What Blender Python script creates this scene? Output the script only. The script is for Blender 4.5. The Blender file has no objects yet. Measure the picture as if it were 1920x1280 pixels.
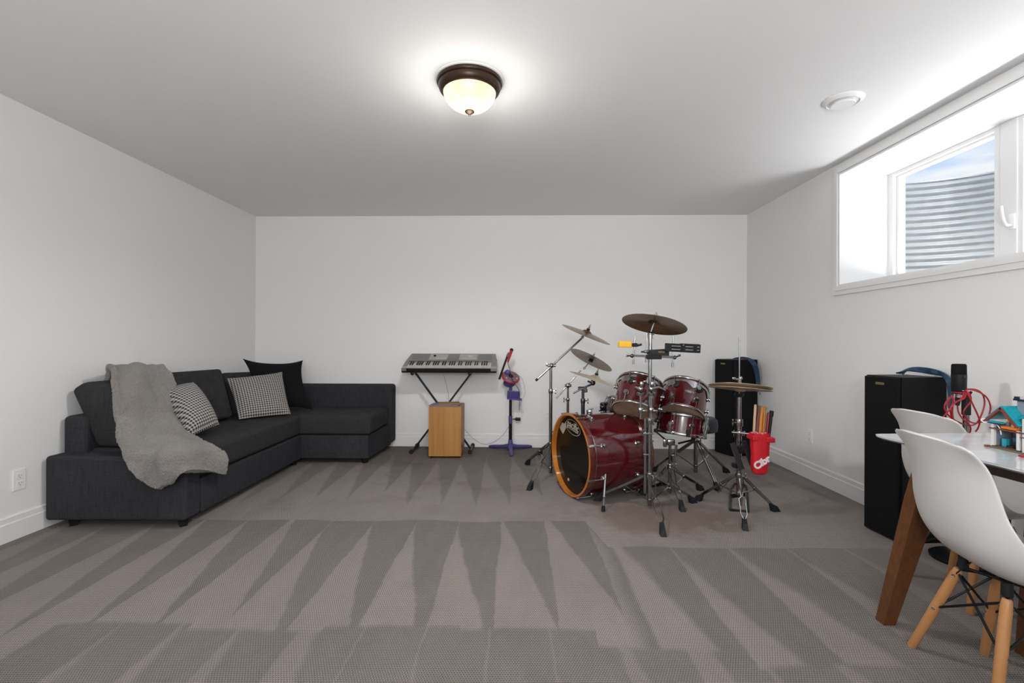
import bpy, bmesh, math, random
from mathutils import Vector, Matrix, Quaternion, noise
random.seed(7)
S = bpy.context.scene
C = S.collection
V = Vector

# ------------------------------------------------------------------ camera
F, CX, CY, CAMH, ROLL = 900.0, 969.0, 641.0, 1.1065, math.radians(0.2)
cam_d = bpy.data.cameras.new('camera'); cam = bpy.data.objects.new('camera', cam_d); C.objects.link(cam)
cam.location = (0, 0, CAMH)
R_, U_, Y_ = V((math.cos(ROLL), 0, math.sin(ROLL))), V((-math.sin(ROLL), 0, math.cos(ROLL))), V((0, 1, 0))
m = Matrix((R_, U_, -Y_)).transposed()
cam.rotation_euler = m.to_euler()
cam_d.sensor_width = 36; cam_d.lens = F / 1920 * 36
cam_d.shift_x = -9 / 1920; cam_d.shift_y = 1 / 1920
cam_d.clip_start = 0.02
S.camera = cam
CAMP = V((0, 0, CAMH))

def at(px, py, Y):            # point of the room seen at a photo position, at depth Y
    return CAMP + R_ * ((px - CX) / F * Y) + U_ * (-(py - CY) / F * Y) + Y_ * Y
def fl(px, py, z=0.0):        # point at height z
    k = (px - CX) / F * math.sin(ROLL) - (py - CY) / F * math.cos(ROLL)
    return at(px, py, (z - CAMH) / k)
def atx(px, py, X):           # point on the plane x = X
    k = (px - CX) / F * math.cos(ROLL) + (py - CY) / F * math.sin(ROLL)
    return at(px, py, X / k)
def imgdir(px, py, dx, dy, away):
    v = (at(px, py, 1) - CAMP).normalized()
    e1 = (R_ - v * R_.dot(v)).normalized(); e2 = (U_ - v * U_.dot(v)); e2 = (e2 - e1 * e2.dot(e1)).normalized()
    return ((e1 * dx + e2 * dy).normalized() * math.sqrt(1 - away * away) + v * away).normalized()

# ------------------------------------------------------------------ view and light
S.view_settings.view_transform = 'Standard'; S.view_settings.look = 'None'
S.view_settings.gamma = 1; S.view_settings.use_curve_mapping = False
S.view_settings.exposure = 0.0
W = bpy.data.worlds.new('sky'); S.world = W; W.use_nodes = True
wn = W.node_tree; wn.nodes.clear()
tc = wn.nodes.new('ShaderNodeTexCoord'); mp = wn.nodes.new('ShaderNodeMapping'); mp.inputs['Scale'].default_value = (2.2, 2.2, 9)
mp.inputs['Rotation'].default_value = (0.1, 0.15, 0.3)
nz = wn.nodes.new('ShaderNodeTexNoise'); nz.inputs['Scale'].default_value = 1.6; nz.inputs['Detail'].default_value = 7
rp = wn.nodes.new('ShaderNodeValToRGB')
rp.color_ramp.elements[0].position = 0.42; rp.color_ramp.elements[0].color = (0.27, 0.53, 0.92, 1)
rp.color_ramp.elements[1].position = 0.66; rp.color_ramp.elements[1].color = (0.92, 0.96, 1.0, 1)
bg = wn.nodes.new('ShaderNodeBackground'); bg.inputs['Strength'].default_value = 1.0
wo = wn.nodes.new('ShaderNodeOutputWorld')
for a, b in ((tc.outputs['Generated'], mp.inputs[0]), (mp.outputs[0], nz.inputs['Vector']), (nz.outputs['Fac'], rp.inputs[0]), (rp.outputs[0], bg.inputs[0]), (bg.outputs[0], wo.inputs[0])):
    wn.links.new(a, b)

def area(name, loc, target, sx, sy, power, col=(1, 1, 1)):
    l = bpy.data.lights.new(name, 'AREA'); l.shape = 'RECTANGLE'; l.size = sx; l.size_y = sy; l.energy = power; l.color = col
    o = bpy.data.objects.new(name, l); C.objects.link(o); o.location = loc
    o.rotation_euler = (V(target) - V(loc)).to_track_quat('-Z', 'Y').to_euler(); return o
# added fill behind the camera, standing in for light from the unseen room
area('rear_fill', (0.0, -2.2, 1.55), (0, 5, 1.2), 4.4, 1.6, 40, (1.0, 0.99, 0.975))
# added fill low in the window well, out of sight, brightening the ceiling
wl = area('window_well_fill', (2.97, 2.55, 1.47), (2.0, 2.55, 2.0), 1.3, 0.20, 34, (0.985, 0.99, 1.0))
wl.rotation_euler = Matrix(((0, -0.50, 0.866), (1, 0, 0), (0, 0.866, 0.50))).to_euler()   # long side along the wall, facing the room and upwards
wl.rotation_euler = Matrix((V((0, 1, 0)), V((0.35, 0, 0.937)), V((0.937, 0, -0.35)))).transposed().to_euler()
# added fill aimed up behind the camera to lift walls and ceiling
area('ceiling_bounce_fill', (0.0, -1.1, 1.5), (0.0, -0.5, 2.44), 0.8, 0.8, 88)
sun_l = bpy.data.lights.new('sun', 'SUN'); sun_l.energy = 5.5; sun_l.angle = math.radians(2)
sun = bpy.data.objects.new('sun', sun_l); C.objects.link(sun)
sun.rotation_euler = V((0.12, 0.80, -1.0)).to_track_quat('-Z', 'Y').to_euler()

# ------------------------------------------------------------------ material helpers
MATS = {}
class NT:
    def __init__(s, name):
        s.m = bpy.data.materials.new(name); s.m.use_nodes = True; s.t = s.m.node_tree; s.t.nodes.clear()
        s.out = s.n('ShaderNodeOutputMaterial'); s.b = s.n('ShaderNodeBsdfPrincipled'); s.l(s.b.outputs[0], s.out.inputs[0]); MATS[name] = s.m
    def n(s, t, **k):
        x = s.t.nodes.new(t)
        for a, b in k.items(): setattr(x, a, b)
        return x
    def l(s, a, b): s.t.links.new(a, b)
    def set(s, i, v):
        if hasattr(v, 'is_output'): s.l(v, i)
        else: i.default_value = v
    def M(s, op, a, b=0.0, c=0.0, clamp=False):
        x = s.n('ShaderNodeMath', operation=op, use_clamp=clamp)
        for i, v in enumerate((a, b, c)): s.set(x.inputs[i], v)
        return x.outputs[0]
    def mix(s, f, a, b, blend='MIX'):
        x = s.n('ShaderNodeMix', data_type='RGBA', blend_type=blend)
        s.set(x.inputs[0], f); s.set(x.inputs[6], a); s.set(x.inputs[7], b); return x.outputs[2]
    def noise(s, scale, detail=3, vec=None, rough=0.5):
        x = s.n('ShaderNodeTexNoise'); x.inputs['Scale'].default_value = scale; x.inputs['Detail'].default_value = detail; x.inputs['Roughness'].default_value = rough
        if vec is not None: s.l(vec, x.inputs['Vector'])
        return x.outputs['Fac']
    def obj(s): return s.n('ShaderNodeTexCoord').outputs['Object']
    def geo(s): return s.n('ShaderNodeNewGeometry').outputs['Position']
    def xyz(s, v):
        x = s.n('ShaderNodeSeparateXYZ'); s.l(v, x.inputs[0]); return x.outputs
    def comb(s, a, b, c):
        x = s.n('ShaderNodeCombineXYZ')
        for i, v in enumerate((a, b, c)): s.set(x.inputs[i], v)
        return x.outputs[0]
    def map(s, v, sc):
        x = s.n('ShaderNodeMapping'); s.l(v, x.inputs[0]); x.inputs['Scale'].default_value = sc; return x.outputs[0]
    def rng(s, f, a, b, c=0.0, d=1.0):
        x = s.n('ShaderNodeMapRange'); s.set(x.inputs[0], f)
        for i, v in enumerate((a, b, c, d)): x.inputs[i + 1].default_value = v
        return x.outputs[0]
    def bump(s, h, st=0.3, dist=0.01):
        x = s.n('ShaderNodeBump'); x.inputs['Strength'].default_value = st; x.inputs['Distance'].default_value = dist
        s.l(h, x.inputs['Height']); s.l(x.outputs[0], s.b.inputs['Normal'])
    def p(s, **k):
        for a, b in k.items(): s.set(s.b.inputs[a.replace('_', ' ')], b)
        return s
def c4(c): return (c[0], c[1], c[2], 1)
def simple(name, col, rough=0.5, metal=0.0, var=0.06, scale=30, bump=0.0, **k):
    t = NT(name); v = t.obj(); f = t.noise(scale, 3, v)
    dk = tuple(x * (1 - var * 2) for x in col); lt = tuple(min(1, x * (1 + var * 2)) for x in col)
    t.l(t.mix(f, c4(dk), c4(lt)), t.b.inputs['Base Color'])
    t.p(Roughness=rough, Metallic=metal, **k)
    if bump: t.bump(f, bump, 0.004)
    if max(col) < 0.05 and not metal: t.b.inputs['Specular IOR Level'].default_value = 0.22
    return t.m

simple('wall_paint', (0.85, 0.85, 0.85), 0.6, var=0.006, scale=6)
simple('ceiling_paint', (0.85, 0.85, 0.85), 0.75, var=0.006, scale=6)
simple('trim_white', (0.85, 0.85, 0.85), 0.35, var=0.005)
simple('vinyl_white', (0.88, 0.88, 0.88), 0.3, var=0.005)
simple('outlet_white', (0.86, 0.86, 0.85), 0.3, var=0.005)
simple('slot_dark', (0.12, 0.12, 0.12), 0.5)
simple('black_plastic', (0.012, 0.012, 0.013), 0.4)
simple('rubber', (0.014, 0.016, 0.018), 0.55)
simple('chrome', (0.37, 0.37, 0.375), 0.15, 1.0, var=0.04)
simple('dark_chrome', (0.13, 0.13, 0.14), 0.25, 1.0, var=0.05)
simple('galvanised', (0.235, 0.25, 0.26), 0.5, 0.2, var=0.12, scale=14)
simple('bronze', (0.045, 0.024, 0.013), 0.38, 0.6, var=0.12)
simple('yellow_plastic', (0.80, 0.42, 0.01), 0.45)
simple('red_plastic', (0.45, 0.008, 0.025), 0.4)
simple('bag_red', (0.55, 0.005, 0.015), 0.6, var=0.1, scale=18)
simple('print_white', (0.75, 0.72, 0.70), 0.6)
simple('print_cream', (0.5, 0.46, 0.38), 0.6)
simple('tag_paper', (0.38, 0.32, 0.26), 0.7, var=0.25, scale=70)
simple('purple_plastic', (0.075, 0.058, 0.235), 0.4)
simple('grey_plastic', (0.14, 0.14, 0.15), 0.4, var=0.2, scale=40)
simple('keyboard_silver', (0.22, 0.205, 0.19), 0.38, 0.3)
simple('keyboard_light', (0.36, 0.34, 0.32), 0.4)
simple('key_white', (0.52, 0.49, 0.46), 0.3)
simple('lcd', (0.16, 0.16, 0.15), 0.25)
simple('shell_white', (0.66, 0.65, 0.645), 0.3, var=0.008)
simple('steel_black', (0.008, 0.009, 0.011), 0.4, 0.4)
simple('blue_cable', (0.012, 0.045, 0.10), 0.45)
simple('red_cable', (0.38, 0.008, 0.02), 0.4)
simple('thin_grey_cable', (0.10, 0.10, 0.11), 0.5)
simple('stool_vinyl', (0.028, 0.034, 0.044), 0.42)
simple('gold_badge', (0.30, 0.22, 0.10), 0.35, 0.8)
simple('beech', (0.46, 0.22, 0.085), 0.45, var=0.08, scale=24)
simple('paper_cover', (0.24, 0.20, 0.25), 0.7, var=0.2, scale=30)
simple('paper_kraft', (0.36, 0.20, 0.085), 0.7, var=0.15, scale=30)
for nm, col in (('brick_teal', (0.01, 0.30, 0.38)), ('brick_orange', (0.75, 0.19, 0.02)), ('brick_white', (0.62, 0.61, 0.60)), ('brick_grey', (0.22, 0.26, 0.31)), ('brick_tan', (0.34, 0.31, 0.28)), ('brick_brown', (0.13, 0.06, 0.035)), ('brick_olive', (0.13, 0.12, 0.09)), ('brick_navy', (0.02, 0.025, 0.04)), ('brick_yellow', (0.72, 0.45, 0.02)), ('brick_rust', (0.22, 0.05, 0.03)), ('brick_blue', (0.02, 0.10, 0.20)), ('brick_silver', (0.5, 0.52, 0.55)), ('brick_red', (0.35, 0.01, 0.02))):
    simple(nm, col, 0.25, var=0.03)
simple('cable_white', (0.7, 0.7, 0.7), 0.4)
simple('stick_maple', (0.52, 0.34, 0.22), 0.5, var=0.12)
simple('stick_rose', (0.22, 0.07, 0.055), 0.5, var=0.15)
simple('stick_hickory', (0.55, 0.20, 0.025), 0.45, var=0.1)
simple('stick_grey', (0.30, 0.28, 0.25), 0.5, var=0.1)
simple('stick_red', (0.22, 0.008, 0.015), 0.4)
simple('pink_bow', (0.60, 0.15, 0.30), 0.5, var=0.4, scale=90)
simple('drum_head_black', (0.010, 0.008, 0.006), 0.10, var=0.05)
simple('clear_band', (0.62, 0.58, 0.55), 0.3)
simple('gravel', (0.5, 0.5, 0.48), 0.9, var=0.3, scale=60)
simple('stain_brown', (0.09, 0.05, 0.03), 0.9)
simple('pillow_black', (0.006, 0.006, 0.007), 0.95, var=0.2, scale=60)

def wood(name, a, b, rough, scl=(3, 3, 40), sc=1.0, coat=0.0):
    t = NT(name); v = t.map(t.obj(), scl); f = t.noise(sc, 5, v, 0.6)
    t.l(t.mix(t.rng(f, 0.3, 0.7), c4(a), c4(b)), t.b.inputs['Base Color']); t.p(Roughness=rough)
    t.b.inputs['Coat Weight'].default_value = coat
    return t.m
wood('oak_veneer', (0.36, 0.155, 0.035), (0.50, 0.245, 0.07), 0.4, (22, 8, 0.8))
wood('ply_edge', (0.30, 0.15, 0.06), (0.42, 0.23, 0.10), 0.5, (3, 3, 60))
wood('walnut', (0.085, 0.030, 0.009), (0.15, 0.055, 0.018), 0.42, (60, 60, 30))
wood('walnut_dark', (0.028, 0.013, 0.009), (0.05, 0.022, 0.015), 0.4, (60, 60, 20))
wood('amber_hoop', (0.42, 0.13, 0.012), (0.60, 0.22, 0.03), 0.3, (6, 6, 6), 1.0, 0.5)
wood('red_lacquer', (0.048, 0.002, 0.0045), (0.090, 0.0045, 0.009), 0.14, (3, 22, 22), 1.0, 0.6)
wood('red_hoop', (0.075, 0.010, 0.007), (0.13, 0.020, 0.012), 0.2, (8, 8, 8), 1.0, 0.5)

# bronze cymbal with lathe rings
def cymbal_mat(name, a, b, rough):
    t = NT(name); o = t.xyz(t.obj())
    r = t.M('SQRT', t.M('ADD', t.M('MULTIPLY', o[0], o[0]), t.M('MULTIPLY', o[1], o[1])))
    rings = t.M('SINE', t.M('MULTIPLY', r, 1500.0)); n = t.noise(5, 4, t.obj())
    t.l(t.mix(t.rng(n, 0.3, 0.75), c4(a), c4(b)), t.b.inputs['Base Color'])
    t.p(Roughness=rough, Metallic=0.92 if 'dark' in name else 0.45); t.bump(rings, 0.15, 0.0006); return t.m
cymbal_mat('cymbal_dark', (0.13, 0.065, 0.022), (0.42, 0.25, 0.11), 0.25)
cymbal_mat('cymbal_dull', (0.27, 0.215, 0.155), (0.38, 0.31, 0.23), 0.36)
cymbal_mat('cymbal_pale', (0.47, 0.38, 0.27), (0.62, 0.52, 0.38), 0.36)

t = NT('drum_head_tan'); f = t.noise(9, 4, t.obj())
t.l(t.mix(t.rng(f, 0.35, 0.7), (0.27, 0.185, 0.125, 1), (0.42, 0.30, 0.21, 1)), t.b.inputs['Base Color']); t.p(Roughness=0.22)

# woven upholstery
def fabric(name, dark, light, sc=900.0, bump=0.35):
    t = NT(name); o = t.xyz(t.obj()); v = t.obj()
    a = t.noise(1.0, 2, t.map(v, (14, 14, 420))); b = t.noise(1.0, 2, t.map(v, (320, 320, 14)))
    f = t.M('ADD', t.M('MULTIPLY', a, 0.5), t.M('MULTIPLY', b, 0.5)); big = t.noise(3.5, 3, v)
    col = t.mix(t.rng(f, 0.3, 0.7), c4(dark), c4(light))
    col = t.mix(t.rng(big, 0.3, 0.8, 0.0, 0.35), col, c4(tuple(x * 0.6 for x in dark)))
    t.l(col, t.b.inputs['Base Color']); t.p(Roughness=0.92); t.bump(f, bump, 0.003)
    t.b.inputs['Specular IOR Level'].default_value = 0.15
    return t.m
fabric('charcoal_fabric', (0.021, 0.021, 0.025), (0.058, 0.057, 0.066))
fabric('charcoal_cushion', (0.023, 0.023, 0.025), (0.054, 0.053, 0.058))

# plush throw
t = NT('plush_grey'); v = t.obj(); f = t.noise(160, 4, v, 0.7); big = t.noise(6, 3, v); b2 = t.noise(34, 3, v)
col = t.mix(t.rng(f, 0.25, 0.75), (0.165, 0.152, 0.142, 1), (0.40, 0.375, 0.355, 1))
col = t.mix(t.rng(big, 0.42, 0.75, 0, 0.4), col, (0.19, 0.155, 0.13, 1))
t.l(col, t.b.inputs['Base Color']); t.p(Roughness=1.0); t.b.inputs['Sheen Weight'].default_value = 0.3
t.bump(t.M('ADD', f, t.M('MULTIPLY', b2, 0.8)), 0.9, 0.012)

# houndstooth
t = NT('houndstooth'); o = t.xyz(t.obj()); P = 0.0190
u = t.M('DIVIDE', o[0], P); w = t.M('DIVIDE', o[1], P)
fu = t.M('LESS_THAN', t.M('FRACT', t.M('ADD', u, 50.0)), 0.5); fw = t.M('LESS_THAN', t.M('FRACT', t.M('ADD', w, 50.0)), 0.5)
tw = t.M('LESS_THAN', t.M('FRACT', t.M('ADD', t.M('MULTIPLY', t.M('ADD', u, w), 2.0), 100.0)), 0.5)
k = t.M('ADD', t.M('MULTIPLY', tw, fu), t.M('MULTIPLY', t.M('SUBTRACT', 1.0, tw), fw))
t.l(t.mix(k, (0.46, 0.44, 0.42, 1), (0.008, 0.008, 0.010, 1)), t.b.inputs['Base Color']); t.p(Roughness=0.95)
t.bump(t.noise(400, 2, t.obj()), 0.3, 0.003)

# quartz table top
t = NT('quartz_white'); n = t.noise(7, 6, t.map(t.obj(), (1, 2.2, 1)), 0.6)
t.l(t.mix(t.rng(n, 0.4, 0.7), (0.60, 0.62, 0.66, 1), (0.72, 0.73, 0.75, 1)), t.b.inputs['Base Color']); t.p(Roughness=0.12)

# carpet: woven loops, vacuumed pile in saw-tooth sweeps, worn brown patches
t = NT('carpet'); g = t.geo(); x, y, z = t.xyz(g)
wob = t.M('MULTIPLY', t.M('SUBTRACT', t.noise(1.6, 2, g), 0.5), 0.16)
wob2 = t.M('MULTIPLY', t.M('SUBTRACT', t.noise(22, 2, g), 0.5), 0.018)
xs = t.M('ADD', t.M('ADD', x, wob2), t.M('MULTIPLY', wob, 0.35)); ys = t.M('ADD', y, t.M('MULTIPLY', t.M('SUBTRACT', t.noise(2.3, 1, g), 0.5), 0.10))
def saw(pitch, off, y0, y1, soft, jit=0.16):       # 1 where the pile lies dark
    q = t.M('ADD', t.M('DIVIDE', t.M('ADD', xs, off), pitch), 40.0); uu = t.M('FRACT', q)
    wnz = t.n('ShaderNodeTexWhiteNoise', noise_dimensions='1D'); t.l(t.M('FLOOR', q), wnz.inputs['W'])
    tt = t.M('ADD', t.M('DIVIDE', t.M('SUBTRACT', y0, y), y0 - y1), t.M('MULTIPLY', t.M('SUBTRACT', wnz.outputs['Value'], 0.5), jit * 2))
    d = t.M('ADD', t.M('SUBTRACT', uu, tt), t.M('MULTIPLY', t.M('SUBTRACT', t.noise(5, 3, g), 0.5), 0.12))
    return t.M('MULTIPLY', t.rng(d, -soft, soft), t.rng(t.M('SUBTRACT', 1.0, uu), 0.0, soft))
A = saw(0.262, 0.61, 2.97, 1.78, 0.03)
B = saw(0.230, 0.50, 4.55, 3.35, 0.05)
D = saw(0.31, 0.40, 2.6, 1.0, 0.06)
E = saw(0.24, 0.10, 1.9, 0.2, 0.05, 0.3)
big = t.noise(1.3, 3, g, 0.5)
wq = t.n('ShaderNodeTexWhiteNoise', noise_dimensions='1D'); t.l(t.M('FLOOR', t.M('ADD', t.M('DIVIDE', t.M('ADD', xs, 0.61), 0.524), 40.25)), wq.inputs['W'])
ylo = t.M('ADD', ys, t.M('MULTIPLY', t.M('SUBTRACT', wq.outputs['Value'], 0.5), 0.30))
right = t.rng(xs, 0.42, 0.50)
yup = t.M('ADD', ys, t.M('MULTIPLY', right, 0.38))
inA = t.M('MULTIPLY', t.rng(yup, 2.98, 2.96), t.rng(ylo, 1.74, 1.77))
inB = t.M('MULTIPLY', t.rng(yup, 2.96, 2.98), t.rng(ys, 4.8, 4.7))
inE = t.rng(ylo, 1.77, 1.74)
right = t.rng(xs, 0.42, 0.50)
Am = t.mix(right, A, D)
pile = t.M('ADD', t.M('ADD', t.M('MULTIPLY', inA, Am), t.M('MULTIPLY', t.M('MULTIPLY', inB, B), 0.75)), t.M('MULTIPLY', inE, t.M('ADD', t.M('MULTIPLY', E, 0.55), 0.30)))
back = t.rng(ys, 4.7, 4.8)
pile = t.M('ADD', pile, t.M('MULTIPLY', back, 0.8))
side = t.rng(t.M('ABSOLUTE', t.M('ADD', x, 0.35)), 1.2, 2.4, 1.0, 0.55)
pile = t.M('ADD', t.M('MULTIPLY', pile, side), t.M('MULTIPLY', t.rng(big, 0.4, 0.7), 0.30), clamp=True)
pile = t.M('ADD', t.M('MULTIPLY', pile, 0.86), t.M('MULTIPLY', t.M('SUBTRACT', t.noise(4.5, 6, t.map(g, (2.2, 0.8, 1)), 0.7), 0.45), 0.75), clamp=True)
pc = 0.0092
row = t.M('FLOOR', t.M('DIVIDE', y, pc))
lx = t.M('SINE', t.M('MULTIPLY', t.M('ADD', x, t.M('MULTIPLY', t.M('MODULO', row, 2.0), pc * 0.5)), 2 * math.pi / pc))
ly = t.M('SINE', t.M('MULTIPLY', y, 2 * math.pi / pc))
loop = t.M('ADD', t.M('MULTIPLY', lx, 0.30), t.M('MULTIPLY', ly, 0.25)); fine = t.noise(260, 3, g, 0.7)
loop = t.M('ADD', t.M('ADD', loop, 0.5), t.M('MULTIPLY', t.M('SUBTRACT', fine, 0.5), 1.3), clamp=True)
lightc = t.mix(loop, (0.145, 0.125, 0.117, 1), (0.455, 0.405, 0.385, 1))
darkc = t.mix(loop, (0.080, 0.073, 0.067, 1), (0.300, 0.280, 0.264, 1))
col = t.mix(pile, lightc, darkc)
wear = t.M('MULTIPLY', t.rng(t.noise(2.6, 4, g, 0.65), 0.52, 0.72), t.rng(y, 2.6, 4.2, 0.0, 0.6))
col = t.mix(wear, col, (0.150, 0.105, 0.075, 1))
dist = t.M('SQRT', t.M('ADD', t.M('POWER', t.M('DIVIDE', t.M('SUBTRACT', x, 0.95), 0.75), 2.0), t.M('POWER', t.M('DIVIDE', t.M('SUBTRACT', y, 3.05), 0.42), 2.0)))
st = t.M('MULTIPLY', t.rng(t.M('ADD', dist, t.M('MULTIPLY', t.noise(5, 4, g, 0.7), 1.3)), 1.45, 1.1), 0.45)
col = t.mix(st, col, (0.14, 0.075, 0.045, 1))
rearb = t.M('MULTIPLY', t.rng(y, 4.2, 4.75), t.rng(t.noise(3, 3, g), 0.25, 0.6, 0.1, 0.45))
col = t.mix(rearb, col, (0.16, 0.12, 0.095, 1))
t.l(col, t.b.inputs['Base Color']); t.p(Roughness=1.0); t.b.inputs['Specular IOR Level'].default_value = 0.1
t.bump(loop, 0.6, 0.006)

# frosted lamp glass and window glass
t = NT('lamp_glass'); f = t.noise(7, 3, t.obj())
t.l(t.mix(t.rng(f, 0.35, 0.65), (1.0, 0.80, 0.45, 1), (1.0, 0.90, 0.70, 1)), t.b.inputs['Emission Color']); t.p(Base_Color=(0.22, 0.15, 0.07, 1), Roughness=0.45)
t.b.inputs['Emission Strength'].default_value = 1.35
t = NT('window_glass'); gl = t.n('ShaderNodeBsdfGlossy'); gl.inputs['Roughness'].default_value = 0.02; tr = t.n('ShaderNodeBsdfTransparent'); lw = t.n('ShaderNodeLayerWeight'); fr = t.n('ShaderNodeMath', operation='MULTIPLY'); t.l(lw.outputs['Facing'], fr.inputs[0]); fr.inputs[1].default_value = 0.10
mx = t.n('ShaderNodeMixShader'); t.l(fr.outputs[0], mx.inputs[0]); t.l(tr.outputs[0], mx.inputs[1]); t.l(gl.outputs[0], mx.inputs[2]); t.l(mx.outputs[0], t.out.inputs[0]); t.t.nodes.remove(t.b)

# ------------------------------------------------------------------ mesh helpers
def zq(axis): return V(axis).normalized().to_track_quat('Z', 'Y').to_matrix()
def frame(origin, axis, xref=None):      # 4x4 with local Z along axis (X as near xref as possible)
    z = V(axis).normalized()
    if xref is None: r = zq(z)
    else:
        xx = V(xref); xx = (xx - z * xx.dot(z)).normalized(); yy = z.cross(xx); r = Matrix((xx, yy, z)).transposed()
    mm = r.to_4x4(); mm.translation = V(origin); return mm
class G:                                   # collects shapes, links them as ONE mesh object
    def __init__(s): s.v = []; s.f = []; s.sm = []
    def add(s, vs, fs, smooth=False):
        k = len(s.v); s.v += [V(p) for p in vs]; s.f += [tuple(i + k for i in f) for f in fs]; s.sm += [smooth] * len(fs); return s
    def bmadd(s, bm, M=None, smooth=False):
        bm.verts.index_update()
        s.add([(M @ v.co) if M else v.co.copy() for v in bm.verts], [[v.index for v in f.verts] for f in bm.faces], smooth); bm.free(); return s
    def box(s, c, d, bev=0.0, M=None, seg=2):
        bm = bmesh.new(); bmesh.ops.create_cube(bm, size=1)
        for v in bm.verts: v.co = V((v.co.x * d[0], v.co.y * d[1], v.co.z * d[2]))
        if bev: bmesh.ops.bevel(bm, geom=list(bm.edges), offset=min(bev, min(d) * 0.49), segments=seg, profile=0.5, affect='EDGES')
        mm = (M if M else Matrix.Identity(4)) @ Matrix.Translation(V(c)); return s.bmadd(bm, mm, False)
    def bb(s, a, b, bev=0.0, M=None, seg=2):
        a, b = V(a), V(b); return s.box((a + b) / 2, (abs(b.x - a.x), abs(b.y - a.y), abs(b.z - a.z)), bev, M, seg)
    def lathe(s, prof, M=None, n=32, smooth=True, sx=1, sy=1):
        vs, fs = [], []
        for r, h in prof:
            for i in range(n):
                a = 2 * math.pi * i / n; vs.append((r * math.cos(a) * sx, r * math.sin(a) * sy, h))
        for j in range(len(prof) - 1):
            for i in range(n):
                i2 = (i + 1) % n; fs.append((j * n + i, j * n + i2, (j + 1) * n + i2, (j + 1) * n + i))
        if M: vs = [M @ V(p) for p in vs]
        return s.add(vs, fs, smooth)
    def cyl(s, a, b, r, r2=None, n=12, smooth=True):
        a, b = V(a), V(b); L = (b - a).length; r2 = r if r2 is None else r2; M = frame(a, b - a)
        return s.lathe([(1e-5, 0), (r, 0), (r2, L), (1e-5, L)], M, n, smooth)
    def tube(s, pts, r, n=8, smooth=True, curve=0, flat=None):
        pts = [V(p) for p in pts]
        if curve: pts = spline(pts, curve)
        N = len(pts); rings = []; up = None; vs, fs = [], []
        for i in range(N):
            tdir = (pts[min(i + 1, N - 1)] - pts[max(i - 1, 0)]).normalized()
            if up is None: up = tdir.orthogonal().normalized()
            up = (up - tdir * up.dot(tdir)).normalized(); si = tdir.cross(up)
            rr = r[i * (len(r) - 1) // max(1, N - 1)] if isinstance(r, (list, tuple)) else r
            for q in range(n):
                a = 2 * math.pi * q / n; vs.append(pts[i] + up * math.cos(a) * rr + si * math.sin(a) * rr)
        for i in range(N - 1):
            for q in range(n): fs.append((i * n + q, i * n + (q + 1) % n, (i + 1) * n + (q + 1) % n, (i + 1) * n + q))
        fs.append(tuple(range(n - 1, -1, -1))); fs.append(tuple((N - 1) * n + q for q in range(n)))
        return s.add(vs, fs, smooth)
    def bar(s, a, b, w, th, up=(0, 0, 1), bev=0.0):  # flat bar from a to b, w across, th along up
        a, b = V(a), V(b); z = (b - a).normalized(); y = V(up) - z * V(up).dot(z); y.normalize(); x = y.cross(z)
        M = Matrix((x, y, z)).transposed().to_4x4(); M.translation = (a + b) / 2
        return s.box((0, 0, 0), (w, th, (b - a).length), bev, M)
    def ball(s, c, r, n=16, sc=(1, 1, 1), M=None):
        prof = [(max(1e-5, math.sin(math.pi * i / 10)) * r, -math.cos(math.pi * i / 10) * r * sc[2]) for i in range(11)]
        mm = Matrix.Translation(V(c)) @ (M if M else Matrix.Identity(4)); return s.lathe(prof, mm, n, True, sc[0], sc[1])
    def prism(s, poly, h0, h1, M=None):     # polygon in local XY between heights
        n = len(poly); vs = [V((p[0], p[1], h0)) for p in poly] + [V((p[0], p[1], h1)) for p in poly]
        fs = [tuple(range(n - 1, -1, -1)), tuple(range(n, 2 * n))] + [(i, (i + 1) % n, n + (i + 1) % n, n + i) for i in range(n)]
        if M: vs = [M @ v for v in vs]
        return s.add(vs, fs)
    def obj(s, name, mat, parent=None, local=False, fix=True):
        off = V((0, 0, 0))
        if parent is not None and not local:
            p = parent
            while p is not None: off += p.location; p = p.parent
        me = bpy.data.meshes.new(name); me.from_pydata([v - off for v in s.v], [], s.f); me.update()
        bm = bmesh.new(); bm.from_mesh(me); bmesh.ops.remove_doubles(bm, verts=bm.verts, dist=2e-5)
        if fix: bmesh.ops.recalc_face_normals(bm, faces=bm.faces)
        bm.to_mesh(me); bm.free()
        if any(s.sm):
            for p in me.polygons: p.use_smooth = True
            try: me.set_sharp_from_angle(angle=math.radians(38))
            except Exception: pass
        me.materials.append(MATS[mat]); o = bpy.data.objects.new(name, me); C.objects.link(o)
        if parent is not None: o.parent = parent
        return o
def spline(P, k):
    out = []; n = len(P)
    for i in range(n - 1):
        p0, p1, p2, p3 = P[max(i - 1, 0)], P[i], P[i + 1], P[min(i + 2, n - 1)]
        for j in range(k):
            u = j / k; out.append(0.5 * ((2 * p1) + (p2 - p0) * u + (2 * p0 - 5 * p1 + 4 * p2 - p3) * u * u + (3 * p1 - p0 - 3 * p2 + p3) * u ** 3))
    out.append(P[-1]); return out
def thing(name, label, cat, loc, rotz=0, group=None):
    o = bpy.data.objects.new(name, None); C.objects.link(o); o.empty_display_size = 0.05
    o.location = V(loc); o.rotation_euler = (0, 0, rotz); return tag(o, label, cat, group)
def tag(o, label, cat, group=None):
    o['label'] = label; o['category'] = cat
    if group: o['group'] = group
    return o
def struct(o): o['kind'] = 'structure'; return o
def shift_origin(o, loc):                  # move a top-level mesh's origin to its base
    loc = V(loc); o.data.transform(Matrix.Translation(-loc)); o.location = loc; return o
def place(o, M): o.matrix_world = M; return o
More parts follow.
